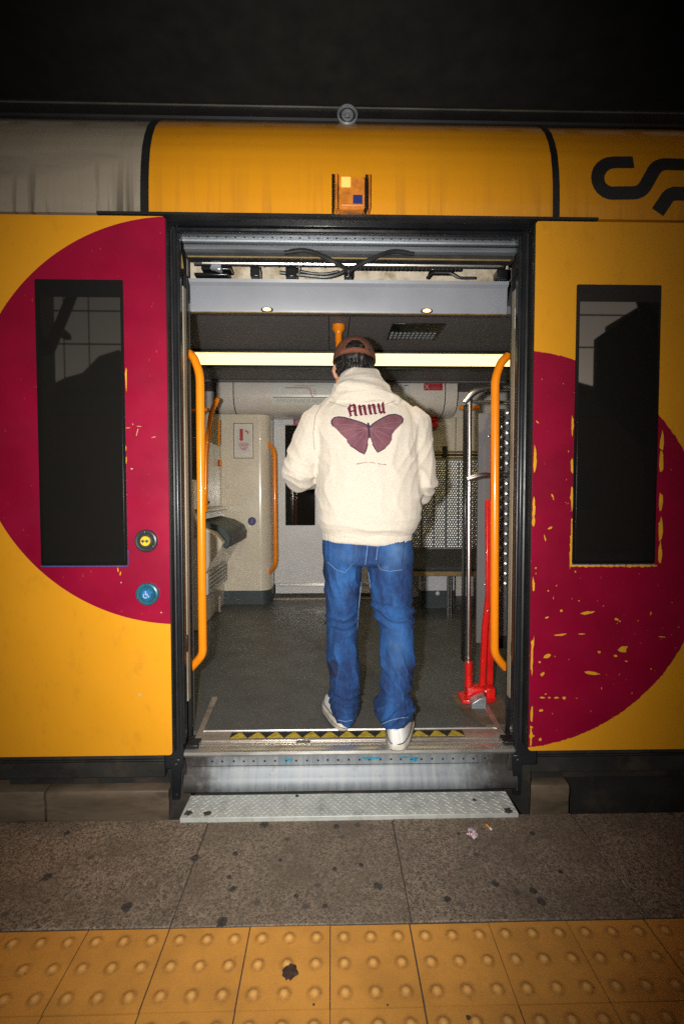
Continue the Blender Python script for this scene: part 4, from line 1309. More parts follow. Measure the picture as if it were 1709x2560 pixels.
# right: stainless hoop, dimpled panel
Yp = 2.40
hoop = MB().tube(arc([(0.687, Yp, 0.30), (0.680, Yp, 1.66), (0.700, Yp + 0.02, 1.705), (0.78, Yp + 0.05, 1.735), (1.2, Yp + 0.06, 1.735)], 8, 0.09), 0.012, 14).build('partition_hoop', 'stainless', train)
MB().tube(arc([(0.655, Yp, 1.645), (0.70, Yp - 0.01, 1.70), (0.79, Yp, 1.722), (1.2, Yp + 0.02, 1.722)], 8, 0.09), 0.017, 14).build('partition_hoop', 'stainless', train)
MB().tube([(0.70, Yp + 0.03, 1.655), (1.2, Yp + 0.03, 1.655)], 0.008, 10).build('cross_bar', 'stainless', hoop)
MB().tube(arc([(0.672, Yp, 1.268), (0.73, Yp - 0.01, 1.288), (0.80, Yp, 1.29), (1.2, Yp + 0.02, 1.285)], 6, 0.06), 0.016, 12).build('cross_bar', 'stainless', hoop)
box('hoop_post', 'black_gloss', hoop, 0.664, 0.6745, Yp + 0.015, Yp + 0.06, 0.35, 1.64, 0.003)
dp = box('dimpled_panel', 'dimpled_steel', train, 0.845, 1.2, 2.515, 2.525, 0.45, 1.635, 0.002)
dp['label'] = 'strip of dimpled steel partition'
mb = MB()
for k in range(40):
    z = 0.70 + k * 0.0262
    if z > 1.62:
        break
    x0 = 0.862 if k % 2 else 0.888
    for j in range(6):
        mb.dome((x0 + j * 0.053, 2.515, z), 0.0140, 0.0050, 'y', 12, 4, True)
tag(mb.build('dimple', 'dimpled_steel', dp), kind='stuff')
box('panel_foot', 'dark_steel', train, 0.85, 0.93, 2.47, 2.53, 0.40, 0.449)
box('grey_panel', 'ceiling_grey', train, 0.775, 0.842, 2.56, 2.58, 0.40, 1.62, 0.003)

# ---- plain bench of steel by the far wall: a thing standing in the train
bench = empty('bench_seat', (1.35, 4.15, FL))
tag(bench, 'long bench with dimpled steel backrest and dark seat against the far wall', 'bench')
bk = box('backrest', 'vent_grey', bench, 0.62, 2.08, 4.40, 4.43, 0.70, 1.51, 0.004)
mb = MB()
random.seed(3)
nx_, nz_ = 0, 0
pitch = 0.0235
z = 0.715; r_ = 0
while z < 1.49:
    x = 0.70 + (pitch / 2 if r_ % 2 else 0)
    while x < 1.62:
        if (x - 0.70) % 0.112 > 0.020:
            mb.dome((x, 4.3995, z), 0.0092, 0.0028, 'y', 8, 2, True)
        x += pitch
    z += pitch * 0.86; r_ += 1
tag(mb.build('dimple', 'dimpled_steel', bk), kind='stuff')
for k in range(9):
    x = 0.70 + k * 0.112 + 0.004
    box('backrest_rib', 'dark_steel', bk, x, x + 0.006, 4.394, 4.3995, 0.71, 1.50)
mb = MB(); mb.prism([(3.89, 0.60), (3.95, 0.625), (4.20, 0.640), (4.36, 0.69), (4.395, 0.70), (4.395, 0.60), (3.90, 0.545)], 'x', 0.62, 2.08)
mb.build('seat', 'cushion', bench, 0.01, angle=60)
box('seat_edge_strip', 'seat_edge', bench, 0.62, 2.08, 3.878, 3.889, 0.535, 0.57, 0.003)
for x in (0.97, 1.75):
    MB().tube([(x, 4.0, FL), (x, 4.0, 0.56)], 0.012, 10).build('leg', 'stainless', bench)
    MB().tube([(x + 0.025, 4.0, FL), (x + 0.025, 4.0, 0.56)], 0.008, 10).build('leg', 'stainless', bench)
bx = box('heater_box', 'door_grey', bench, 0.80, 1.10, 4.30, 4.42, 0.33, 0.54, 0.006)
box('heater_base', 'skirting_teal', bench, 0.80, 1.10, 4.30, 4.42, FL, 0.3295, 0.004)
q = PX(1094, 1484, 4.29); MB().dome((q.x, 4.2995, q.z), 0.020, 0.010, 'y', 12, 3).build('floor_lamp_knob', 'white_print', bx)

# ---- red folding rack standing inside the door
rk = empty('folding_rack', (0.72, 2.36, FL))
tag(rk, 'red painted folding steel rack bolted to the floor beside the doorway', 'rack')
YR = 2.36
MB().tube([PX(1171, 1655, YR), PX(1170, 1716, YR)], 0.0185, 14).build('sleeve', 'red_paint', rk)
MB().tube([PX(1172, 1712, YR), PX(1173, 1728, YR)], 0.009, 10).build('pin', 'screw', rk)
a, c = PX(1163, 1714, YR), PX(1206, 1745, YR)
box('hinge_block', 'red_paint', rk, a.x, c.x, YR - 0.03, YR + 0.03, c.z, a.z, 0.006)
a, c = PX(1211, 1716, YR), PX(1233, 1750, YR)
box('hinge_block', 'red_paint', rk, a.x, c.x, YR - 0.03, YR + 0.03, c.z, a.z, 0.006)
MB().tube([PX(1205, 1728, YR), PX(1213, 1728, YR)], 0.016, 14).build('pin', 'stainless', rk)
def bar(name, pxs, wpx, Y0, Y1, m_='red_paint'):
    L = [PX(x - wpx / 2, y, Y0) for x, y in pxs]; Rr = [PX(x + wpx / 2, y, Y0) for x, y in pxs]
    out = [(p.x, p.z) for p in L] + [(p.x, p.z) for p in reversed(Rr)]
    return MB().prism(out, 'y', Y0, Y1).build(name, m_, rk, 0.004)
bar('arm', [(1206, 1716), (1213, 1570), (1222, 1490), (1221, 1250)], 13, YR - 0.005, YR + 0.022)
bar('arm', [(1224, 1740), (1226, 1640), (1231, 1520), (1236, 1080)], 15, YR + 0.030, YR + 0.055)
for px, py in ((1212, 1462), (1219, 1528), (1222, 1090)):
    q = PX(px, py, YR - 0.01); MB().dome((q.x, YR - 0.0055, q.z), 0.0065, 0.006, 'y', 10, 2).build('bolt', 'screw', rk)
mb = MB(); q0, q1 = PX(1148, 1752, YR), PX(1190, 1760, YR)
mb.prism([(q0.x, YR - 0.05), (q1.x, YR - 0.07), (q1.x + 0.09, YR - 0.03), (q1.x + 0.09, YR + 0.1), (q0.x, YR + 0.05)], 'z', FL + 0.012, FL + 0.030)
mb.build('base_plate', 'red_paint', rk, 0.004)
mb = MB(); mb.prism([(0.665, FL + 0.001), (0.735, FL + 0.001), (0.735, 0.235), (0.70, 0.225), (0.668, 0.205)], 'y', YR - 0.10, YR - 0.04)
mb.build('foot_bracket', 'rail_aluminium', rk, 0.003)
mb = MB(); mb.prism([(0.60, 2.42), (0.62, 2.24), (0.685, 2.10), (0.80, 2.10), (0.86, 2.42)], 'z', FL + 0.0005, FL + 0.010)
mb.build('floor_plate', 'brown_box', rk)
# ================================================================== STATION AROUND (overhead, and behind the photographer: it shows in the glass)
can = empty('platform_canopy', (0, 0, 4.4))
tag(can, 'dark canopy roof spanning over the train and the platform', 'canopy')
box('roof_sheet', 'canopy_paint', can, -14, 14, 3.08, 12.0, 4.62, 4.72)
box('roof_sheet', 'canopy_paint', can, -14, 14, -1.4, 2.40, 4.62, 4.72)
for k in range(-30, 31):
    box('purlin', 'canopy_steel', can, 0.46 * k - 0.03, 0.46 * k + 0.03, 2.42, 3.06, 4.56, 4.72)
for y in (-1.35, 0.6, 2.40, 3.10, 9.0):
    box('beam', 'canopy_steel', can, -14, 14, y - 0.05, y + 0.05, 4.42, 4.62)

def post(px, Y, w, br, label):
    """canopy post with raking brackets, placed where its mirror image stands in the window glass"""
    q = PX(px, 1000, 1.0)
    x = q.x * (1.86 + 1.86 - Y)
    o = empty('canopy_post', (x, Y, 0)); tag(o, label, 'post')
    box('shaft', 'canopy_steel', o, x - w, x + w, Y - w, Y + w, 0.0, 4.42)
    box('capital', 'canopy_steel', o, x - w * 2, x + w * 2, Y - w * 1.5, Y + w * 1.5, 4.0, 4.42)
    for s in br:
        MB().tube([(x + s * w, Y, 2.6), (x + s * 0.55, Y, 3.6), (x + s * 1.3, Y, 4.42)], 0.05, 8).build('bracket', 'canopy_steel', o)
        MB().tube([(x + s * w, Y, 3.2), (x + s * 0.4, Y, 3.8), (x + s * 0.8, Y, 4.42)], 0.035, 8).build('bracket', 'canopy_steel', o)
    box('foot', 'canopy_steel', o, x - w * 1.6, x + w * 1.6, Y - w * 1.6, Y + w * 1.6, 0.0, 0.12)
    return o

post(95, -1.3, 0.12, (1,), 'dark canopy post behind the photographer, mirrored in the window beside the buttons')
post(1690, -1.3, 0.20, (-1, 1), 'thick dark canopy post behind the photographer, mirrored in the scratched leaf')

# shelter on the platform behind the photographer
sg = empty('platform_shelter', (4.4, -1.5, 0.0)); tag(sg, 'dark platform shelter behind the photographer, mirrored in the scratched door glass', 'shelter')
MB().prism([(2.84, 2.2), (2.84, 2.86), (3.25, 3.15), (3.75, 3.36), (6.5, 3.5), (6.5, 0.0), (3.6, 0.0), (3.4, 1.7), (3.1, 2.0)], 'y', -1.58, -1.5).build('side_wall', 'canopy_steel', sg, 0.01)
box('roof', 'canopy_steel', sg, 3.7, 6.6, -2.9, -1.4, 3.37, 3.45, 0.01)
box('bench', 'canopy_steel', sg, 3.9, 6.2, -1.48, -1.1, 0.40, 0.46, 0.01)

# house across the tracks
hs_ = empty('station_house', (-3, -16, -1.05)); tag(hs_, 'dark brick station house across the tracks, mirrored faintly in the windows', 'building')
box('wall', 'brick_wall', hs_, -14, 13, -22, -16, -1.05, 4.3)
box('wall', 'concrete_wall', hs_, -14, 13, -21.9, -15.9, 4.35, 5.25)
MB().prism([(-12.5, 5.25), (-11.0, 6.0), (-10.3, 6.2), (-9.6, 6.9), (-8.8, 7.15), (-7.6, 6.6), (-7.0, 5.9), (-6.6, 5.25)], 'y', -22, -17).build('roof', 'roof_tile', hs_)
MB().prism([(5.2, 5.25), (6.2, 5.6), (9.5, 6.2), (13, 5.25)], 'y', -22, -17).build('roof', 'roof_tile', hs_)
box('parapet', 'concrete_wall', hs_, -14, 13, -16.1, -15.7, 5.25, 5.4)
for k in range(-4, 5):
    x = k * 2.6
    wd = box('window', 'window_band', hs_, x - 0.6, x + 0.6, -15.99, -15.96, 0.6, 2.3)
# catenary wires
ct = empty('overhead_wires', (0, -6, 5.0)); tag(ct, 'overhead contact wires of the far track, mirrored as thin lines', 'wires')
for z, y in ((5.12, -7), (4.42, -7), (3.5, -7)):
    MB().tube([(-30, y, z), (0, y, z - 0.03), (30, y, z)], 0.017, 6).build('wire', 'black_rubber', ct)
for x in (-9.4, -7.4, -5.70, -5.17, -2.8, 1.5, 4.5, 8):
    MB().tube([(x, -7, 6.3), (x, -7, 3.5)], 0.013, 6).build('dropper', 'black_rubber', ct)

# insulator on the near wire
a_ = Vector((-6.15, -7, 4.90)); c_ = Vector((-5.55, -7, 4.50))
MB().tube([a_ + (c_ - a_) * t for t in (0, .1, .3, .5, .7, .9, 1)], [.03, .09, .10, .09, .10, .08, .02], 8).build('insulator', 'black_rubber', ct)
# ================================================================== PERSON, stepping in, seen from behind
person = empty('person', PX(905, 1850, 2.06))
person.location.z = FL
tag(person, 'person in cream hoodie, blue jeans, white sneakers and brown cap stepping into the train', 'person')
CEN = Vector((0, 0, CAM_H))


def remesh(mb, voxel, smooth, name):
    me = bpy.data.meshes.new('tmp'); me.from_pydata(mb.v, [], mb.f)
    bm = bmesh.new(); bm.from_mesh(me); bmesh.ops.recalc_face_normals(bm, faces=bm.faces); bm.to_mesh(me); bm.free()
    o = bpy.data.objects.new('tmp', me); col.objects.link(o)
    r = o.modifiers.new('r', 'REMESH'); r.mode = 'VOXEL'; r.voxel_size = voxel
    if smooth:
        s = o.modifiers.new('s', 'SMOOTH'); s.factor = 0.5; s.iterations = smooth
    dg = bpy.context.evaluated_depsgraph_get()
    out = bpy.data.meshes.new_from_object(o.evaluated_get(dg))
    bpy.data.objects.remove(o); bpy.data.meshes.remove(me)
    out.name = name
    return out


def displace(me, fn):
    nv = len(me.vertices)
    co = np.empty(nv * 3); no = np.empty(nv * 3)
    me.vertices.foreach_get('co', co); me.vertices.foreach_get('normal', no)
    co = co.reshape(-1, 3); no = no.reshape(-1, 3)
    d = np.array([fn(Vector(c), Vector(n)) for c, n in zip(co, no)])
    co = co + no * d[:, None]
    me.vertices.foreach_set('co', co.ravel())
    me.update()


def finish(me, m, name, parent):
    me.materials.clear(); me.materials.append(MATS[m])
    me.polygons.foreach_set('use_smooth', [True] * len(me.polygons))
    return link(name, me, parent)


def ell(c, rx, ry, n=28, pw=2.0, skew=0.0):
    """level ring round c; pw>2 squares it off"""
    out = []
    for k in range(n):
        a = 2 * math.pi * k / n
        ca, sa = math.cos(a), math.sin(a)
        x = rx * math.copysign(abs(ca) ** (2 / pw), ca); y = ry * math.copysign(abs(sa) ** (2 / pw), sa)
        out.append(Vector((c[0] + x, c[1] + y, c[2] + skew * x)))
    return out


def rings_px(rows, pw=2.3):
    """rows: (py, px left, px right, Y centre, half depth[, skew])"""
    out = []
    for r in rows:
        py, a, c, Y, d = r[:5]
        sk = r[5] if len(r) > 5 else 0.0
        A, C = PX(a, py, Y), PX(c, py, Y)
        m_ = (A + C) / 2
        out.append(ell(m_, (C.x - A.x) / 2, d, 30, pw, sk))
    return out


def sm(a, b2, x):
    t = max(0.0, min(1.0, (x - a) / (b2 - a)))
    return t * t * (3 - 2 * t)


def nse(v, s):
    return noise.noise(v * s)


# ---------------- hoodie
torso = [(1346, 812, 1022, 2.085, .125), (1330, 805, 1030, 2.085, .135), (1318, 796, 1042, 2.085, .146), (1300, 791, 1049, 2.085, .150), (1270, 790, 1052, 2.088, .148), (1235, 789, 1053, 2.09, .146),
         (1190, 790, 1051, 2.095, .143), (1150, 790, 1049, 2.10, .141), (1110, 787, 1048, 2.105, .14), (1075, 780, 1050, 2.11, .138), (1050, 778, 1046, 2.12, .130),
         (1025, 788, 1034, 2.13, .118), (1005, 806, 1012, 2.14, .105), (988, 826, 985, 2.15, .095), (970, 842, 962, 2.16, .088), (950, 850, 950, 2.17, .082)]
mb = MB()
mb.loft(rings_px(torso, 2.5))
# left sleeve (upper arm down and out, forearm forward), right sleeve
S1, E1, W1 = PX(800, 1062, 2.12), PX(742, 1188, 2.09), PX(792, 1192, 2.34)
mb.tube([S1 + Vector((.03, 0, .02)), S1, S1.lerp(E1, .35), S1.lerp(E1, .7), E1, E1.lerp(W1, .12) + Vector((-.005, 0, -.008)), E1.lerp(W1, .45), E1.lerp(W1, .8), W1], [.082, .090, .086, .079, .071, .070, .066, .060, .044], 18)
S2, E2, W2 = PX(1028, 1062, 2.12), PX(1052, 1212, 2.09), PX(985, 1222, 2.36)
mb.tube([S2 + Vector((-.03, 0, .02)), S2, S2.lerp(E2, .35), S2.lerp(E2, .7), E2, E2.lerp(W2, .1) + Vector((.004, 0, -.022)), E2.lerp(W2, .45), E2.lerp(W2, .8), W2], [.082, .088, .082, .077, .069, .070, .064, .058, .044], 18)
# hood: collar standing round the neck and the fold hanging on the back
hood = [(1012, 820, 996, 2.135, .125), (992, 826, 984, 2.135, .128), (972, 834, 972, 2.14, .125), (952, 843, 958, 2.15, .112), (938, 850, 949, 2.155, .100), (930, 856, 943, 2.16, .090)]
mb.loft(rings_px(hood, 2.2))
def ellipsoid(mb, c, rx, ry, rz, rot=0.0, n=18, m_=10):
    rg = []
    for j in range(1, m_):
        a = math.pi * j / m_
        ring = []
        for k in range(n):
            t = 2 * math.pi * k / n
            v = Vector((rx * math.sin(a) * math.cos(t), ry * math.sin(a) * math.sin(t), rz * math.cos(a)))
            v = Matrix.Rotation(rot, 3, 'Y') @ v
            ring.append(c + v)
        rg.append(ring)
    mb.loft(rg)
ellipsoid(mb, PX(915, 995, 2.06), .150, .060, .042, 0.05)
ellipsoid(mb, PX(900, 972, 2.06), .118, .062, .034, 0.10)
ellipsoid(mb, PX(898, 948, 2.09), .086, .060, .026, -0.10)
hm = remesh(mb, 0.0062, 5, 'hoodie')
zc = lambda py, Y=2.0: PX(900, py, Y).z
Z_HEM, Z_BL = zc(1340), zc(1300)


def fold(u, v, freq, warp):
    """a soft-crested crease pattern"""
    s = math.sin(freq * u + warp * v)
    return (1 - abs(s)) ** 1.6 - 0.35


def hoodie_fold(p, n):
    w1 = nse(p, 7.0); w2 = nse(p + Vector((3, 1, 2)), 16.0)
    d = 0.0032 * w1 + 0.0010 * w2
    # blousing above the waistband
    k = sm(Z_HEM + .20, Z_HEM + .03, p.z)
    d += k * 0.0055 * fold(p.z, w1 * 2 + p.x * 3, 62, 1.6)
    # elbow creases
    for E, W_, S in ((E1, W1, S1), (E2, W2, S2)):
        dist = (p - E).length
        k = sm(.17, .05, dist)
        if k > 0:
            ax = (p - E).dot((S - E).normalized()); bx = (p - E).dot((W_ - E).normalized())
            d += k * 0.0095 * fold(ax - 0.7 * bx + 0.25 * p.x, w1 * 1.8, 38, 1.5)
    # drape from the shoulders and under the arms
    for cx, cz, sg_ in ((PX(795, 1120, 2.0).x, zc(1125), 1), (PX(1046, 1120, 2.0).x, zc(1125), -1)):
        q = Vector((p.x - cx, 0, p.z - cz))
        k = sm(.22, .03, q.length)
        d += k * 0.0048 * fold(q.x * sg_ + q.z * 0.55, w1 * 2, 55, 1.2)
    k = sm(.03, .10, abs(p.x - PX(905, 1200, 2).x)) * sm(zc(1330), zc(1250), p.z) * sm(zc(1060), zc(1130), p.z)
    d += k * 0.0042 * fold(p.x + 0.10 * (p.z - 1.2), w1 * 1.8, 44, 1.4)
    # hood folds
    k = sm(zc(1022), zc(1000), p.z)
    d += k * 0.0055 * fold(p.z - 0.30 * (p.x - PX(900, 980, 2).x) + 0.7 * (p.x - PX(900, 980, 2).x) ** 2 * 4, w1 * 2.0, 60, 1.1)
    return d


displace(hm, hoodie_fold)
hoodie = finish(hm, 'fleece', 'hoodie', person)
# ribbed waistband, cuffs
mb = MB()
wb = [(1357, 812, 1021, 2.082, .118), (1352, 806, 1025, 2.082, .126), (1340, 805, 1027, 2.082, .129), (1328, 806, 1029, 2.083, .128), (1322, 812, 1022, 2.085, .120)]
wr = []
for r in wb:
    ring = rings_px([r], 2.4)[0]
    wr.append(ring)
fine = []
for i in range(len(wr) - 1):
    for j in range(3):
        t = j / 3
        fine.append([a.lerp(c, t) + Vector((0, 0, -0.010 * math.sin((a.x - 0.13) * 5))) for a, c in zip(wr[i], wr[i + 1])])
mb.loft(fine)
wbm = remesh(mb, 0.0055, 3, 'waistband')
displace(wbm, lambda p, n: 0.003 * nse(p, 14) + 0.0005 * math.sin(p.x * 520))
finish(wbm, 'fleece', 'waistband', hoodie)
for W_, E_ in ((W1, E1), (W2, E2)):
    t = (W_ - E_).normalized()
    MB().tube([W_ - t * .01, W_ + t * .005, W_ + t * .03, W_ + t * .055, W_ + t * .058], [.036, .041, .040, .038, .030], 20).build('cuff', 'fleece', hoodie, angle=60)

# print on the back: flat outlines pressed onto the cloth
bvh = BVHTree.FromPolygons([v.co[:] for v in hm.vertices], [tuple(pp.vertices) for pp in hm.polygons])
def zpx(zx, zy):
    return (680 + zx * 440 / 1568.0, 820 + zy * 440 / 1568.0)


def press(polys, name, m_, off, cuts=4):
    bm = bmesh.new()
    for poly in polys:
        pts = []
        for zx, zy in poly:
            q = PX(*zpx(zx, zy), 2.0); pts.append(Vector((q.x, 0, q.z)))
        vs = [bm.verts.new(p) for p in pts]
        for t in tessellate_polygon([pts]):
            try:
                bm.faces.new([vs[i] for i in t])
            except ValueError:
                pass
    for _ in range(cuts):
        ed = [e for e in bm.edges if e.calc_length() > 0.007]
        if not ed:
            break
        bmesh.ops.subdivide_edges(bm, edges=ed, cuts=1)
        bmesh.ops.triangulate(bm, faces=[f for f in bm.faces if len(f.verts) > 3])
    cp = Vector((0, 0, CAM_H))
    for v in bm.verts:
        # follow the sight line through the flat outline to the cloth
        d = (Vector((v.co.x, 2.0, v.co.z)) - cp).normalized()
        hit = bvh.ray_cast(Vector((v.co.x, 1.7, v.co.z)), Vector((0, 1, 0)))
        if hit[0]:
            v.co = hit[0] + Vector((0, -off, 0))
        else:
            v.co.y = 2.0
    me = bpy.data.meshes.new(name); bm.to_mesh(me); bm.free()
    return finish(me, m_, name, hoodie)


def stroke(pts, w):
    """outline of a stroke in zoom pixels"""
    L, Rr = [], []
    P = [Vector(p) for p in pts]
    for i, p in enumerate(P):
        t = (P[min(i + 1, len(P) - 1)] - P[max(i - 1, 0)]).normalized(); nn = Vector((-t.y, t.x)) * (w / 2)
        L.append(tuple(p + nn)); Rr.append(tuple(p - nn))
    return L + Rr[::-1]


letters = {
    'letter_a': [[(670, 712), (682, 692), (698, 686), (706, 776), (714, 784), (684, 800), (690, 782)], [(720, 690), (728, 668), (746, 680), (753, 776), (764, 784), (740, 794), (730, 782)],
                 [(698, 738), (730, 728), (731, 744), (700, 752)], [(682, 692), (694, 670), (706, 680), (728, 668), (722, 692), (698, 700)]],
    'letter_n': [[(764, 690), (778, 676), (792, 690), (800, 768), (810, 776), (786, 788), (778, 776)], [(806, 690), (816, 676), (834, 686), (840, 764), (852, 772), (828, 784), (818, 770)],
                 [(792, 694), (800, 684), (816, 676), (808, 694), (794, 706)]],
    'letter_n.001': [[(850, 684), (864, 668), (878, 682), (886, 760), (896, 768), (872, 780), (864, 768)], [(892, 682), (902, 666), (920, 676), (926, 756), (938, 764), (914, 776), (904, 762)],
                     [(878, 688), (886, 676), (902, 666), (894, 686), (880, 698)]],
    'letter_u': [[(934, 676), (948, 660), (962, 672), (968, 742), (978, 756), (966, 770), (950, 756)], [(974, 668), (996, 648), (1000, 664), (1004, 746), (1014, 756), (994, 768), (982, 752)],
                 [(966, 742), (986, 736), (986, 756), (966, 770), (958, 758)]],
}
for nm, pl_ in letters.items():
    press(pl_, nm.split('.')[0], 'print_maroon', 0.0032)
lw = [(848, 892), (830, 868), (795, 852), (760, 840), (725, 827), (690, 815), (640, 800), (590, 792), (550, 800), (530, 825), (527, 850), (545, 880), (580, 915), (610, 950), (640, 980), (662, 1000), (665, 1025), (690, 1055), (730, 1080), (770, 1110), (815, 1133), (830, 1100), (845, 1040), (853, 980)]
rw_ = [(862, 892), (890, 865), (915, 846), (940, 830), (990, 800), (1040, 775), (1100, 768), (1150, 785), (1166, 810), (1155, 850), (1120, 885), (1085, 920), (1060, 955), (1058, 1000), (1040, 1035), (1000, 1075), (960, 1100), (930, 1118), (905, 1080), (885, 1040), (866, 980)]
press([lw], 'butterfly_wing', 'wing', 0.0028, 6)
press([rw_], 'butterfly_wing', 'wing', 0.0028, 6)
press([stroke(lw[0:12], 11), stroke(lw[17:23], 8), stroke(rw_[0:10], 11), stroke(rw_[15:20], 8)], 'wing_border', 'print_ink', 0.0040, 5)
press([stroke([(850, 852), (849, 870), (852, 900), (856, 940), (858, 990)], 17), stroke([(851, 868), (852, 900)], 24)], 'butterfly_body', 'print_ink', 0.0046, 4)
vv = []
for tx, ty in ((560, 860), (610, 930), (665, 1005), (720, 1060), (800, 1110)):
    vv.append(stroke([(843, 905), ((843 + tx) / 2 + 10, (905 + ty) / 2 - 12), (tx, ty)], 3.5))
for tx, ty in ((1140, 840), (1080, 905), (1050, 985), (1000, 1050), (925, 1090)):
    vv.append(stroke([(868, 905), ((868 + tx) / 2 - 10, (905 + ty) / 2 - 12), (tx, ty)], 3.5))
press(vv, 'wing_vein', 'wing_vein', 0.0038, 4)
random.seed(11)
cap_ = []
x = 736
while x < 1008:
    yb = 1226 - 14 * math.sin((x - 736) / 272 * math.pi * 1.35) - (x - 736) * 0.035
    w_ = random.choice((9, 11, 13))
    if random.random() < 0.86:
        h_ = random.choice((7, 7, 12))
        cap_.append(stroke([(x, yb), (x + 1, yb - h_)], 3.4))
        cap_.append(stroke([(x + 1, yb - h_ * 0.7), (x + w_ * 0.6, yb - h_ * 0.9), (x + w_ * 0.65, yb)], 2.8))
    x += w_
press(cap_, 'caption', 'wing_vein', 0.0030, 2)

def cloth_seam(ptspx, name, r=0.0016):
    out = []
    P = [Vector((a, c)) for a, c in ptspx]
    for a, c in zip(P, P[1:]):
        for k in range(8):
            q = a.lerp(c, k / 8)
            w = PX(q.x, q.y, 2.0); h = bvh.ray_cast(CEN, (w - CEN).normalized())
            if h[0]:
                out.append(h[0] - (w - CEN).normalized() * 0.0003)
    if len(out) > 2:
        MB().tube(out, r, 5).build(name, 'seam_thread', hoodie)


cloth_seam([(803, 1012), (788, 1040), (783, 1080), (786, 1130)], 'armhole_seam')
cloth_seam([(1012, 1012), (1026, 1040), (1030, 1090), (1040, 1150), (1046, 1200)], 'armhole_seam')
cloth_seam([(822, 1004), (860, 1016), (905, 1022), (950, 1016), (992, 1000)], 'hood_seam')
# ---------------- jeans
YJ = 2.085
pel = [(1330, 812, 1022, YJ, .112), (1350, 807, 1029, YJ, .118), (1385, 806, 1033, YJ, .122), (1402, 808, 1033, YJ, .118), (1410, 815, 1028, YJ, .10)]
mb = MB()
mb.loft(rings_px(pel, 2.6))
legL = [(1370, 807, 906, YJ + .005, .105), (1420, 808, 904, YJ + .005, .105), (1460, 810, 900, YJ + .01, .098), (1510, 813, 897, YJ + .02, .090), (1555, 813, 893, YJ + .03, .084), (1590, 815, 893, YJ + .035, .081), (1640, 818, 898, YJ + .035, .080),
        (1690, 821, 902, YJ + .035, .079), (1730, 822, 896, YJ + .035, .078), (1762, 822, 895, YJ + .035, .080), (1785, 830, 895, YJ + .035, .076), (1803, 845, 886, YJ + .035, .060)]
legR = [(1370, 914, 1031, YJ, .108), (1420, 916, 1033, YJ - .002, .108), (1450, 921, 1031, YJ - .005, .102), (1485, 925, 1029, YJ - .01, .095), (1515, 926, 1031, YJ - .01, .092), (1540, 934, 1034, YJ - .015, .088), (1565, 946, 1034, YJ - .022, .084),
        (1605, 947, 1034, YJ - .045, .081), (1650, 948, 1034, YJ - .065, .079), (1700, 951, 1031, YJ - .085, .077), (1728, 952, 1024, YJ - .098, .076), (1752, 937, 1031, YJ - .105, .086), (1773, 933, 1036, YJ - .108, .088), (1788, 944, 1028, YJ - .110, .080, .10), (1803, 951, 1024, YJ - .110, .074, .16)]
mb.loft(rings_px(legL, 2.2)); mb.loft(rings_px(legR, 2.2))
jm = remesh(mb, 0.0058, 4, 'jeans')
zj = lambda py: PX(900, py, 2.0).z
xmid = PX(912, 1500, 2.05).x


def jean_fold(p, n):
    w1 = nse(p, 9.0); w2 = nse(p + Vector((5, 2, 1)), 20.0)
    d = 0.0042 * w1 + 0.0022 * w2
    right = p.x > xmid
    if right:
        k = math.exp(-((p.z - zj(1540)) / .050) ** 2)
        d += k * 0.018 * fold(p.z + 0.22 * (p.x - xmid), w1 * 2.0, 75, 1.5)
        k = math.exp(-((p.z - zj(1765)) / .042) ** 2)
        d += k * 0.015 * fold(p.z - 0.30 * (p.x - xmid), w1 * 2.2, 95, 1.4)
        k = math.exp(-((p.z - zj(1690)) / .06) ** 2)
        d += k * 0.012 * fold(p.z * 0.8 + 1.1 * (p.x - xmid), w1 * 1.6, 55, 1.3)
    else:
        k = math.exp(-((p.z - zj(1570)) / .045) ** 2)
        d += k * 0.012 * fold(p.z - 0.30 * (p.x - xmid), w1 * 2.0, 80, 1.5)
        k = math.exp(-((p.z - zj(1765)) / .045) ** 2)
        d += k * 0.013 * fold(p.z + 0.25 * (p.x - xmid), w1 * 2.2, 100, 1.4)
        k = math.exp(-((p.z - zj(1470)) / .06) ** 2)
        d += k * 0.010 * fold((p.x - xmid) + 0.35 * p.z, w1 * 2.0, 70, 1.4)
    k = math.exp(-((p.z - zj(1440)) / .04) ** 2)
    d += k * 0.005 * fold(p.z * 0.6 + (0.9 if right else -0.9) * (p.x - xmid), w1 * 2, 60, 1.3)
    # long folds down the calves
    k = sm(zj(1590), zj(1640), p.z) * sm(zj(1735), zj(1700), p.z) if p.z < zj(1590) else 0
    k = sm(zj(1585), zj(1640), p.z) if p.z < zj(1585) else 0.0
    d += k * 0.0075 * fold(p.x + 0.12 * p.z, w1 * 1.8, 60, 1.2)
    return d


displace(jm, jean_fold)
fa = jm.attributes.new('fade', 'FLOAT', 'POINT'); sa_ = jm.attributes.new('stain', 'FLOAT', 'POINT')
fv = np.zeros(len(jm.vertices)); sv = np.zeros(len(jm.vertices))
spots = [(PX(985, 1380, 2.0), .045, .055, .55), (PX(870, 1380, 2.0), .06, .05, .22), (PX(990, 1610, 2.0), .035, .10, .22), (PX(858, 1470, 2.0), .03, .07, .15), (PX(960, 1415, 2.0), .02, .015, .45)]
for i, v in enumerate(jm.vertices):
    f_ = 0
    for c, rx, rz, s in spots:
        f_ = max(f_, s * math.exp(-((v.co.x - c.x) / rx) ** 2 - ((v.co.z - c.z) / rz) ** 2) * (0.7 + 0.6 * nse(v.co, 25)))
    fv[i] = max(0, min(1, f_))
    c = PX(832, 1675, 2.05)
    e = math.hypot((v.co.x - c.x) / .024, (v.co.z - c.z) / .048) + 0.25 * nse(v.co, 30)
    sv[i] = 0.85 * sm(1.05, 0.8, e)
fa.data.foreach_set('value', fv); sa_.data.foreach_set('value', sv)
jeans = finish(jm, 'denim', 'jeans', person)
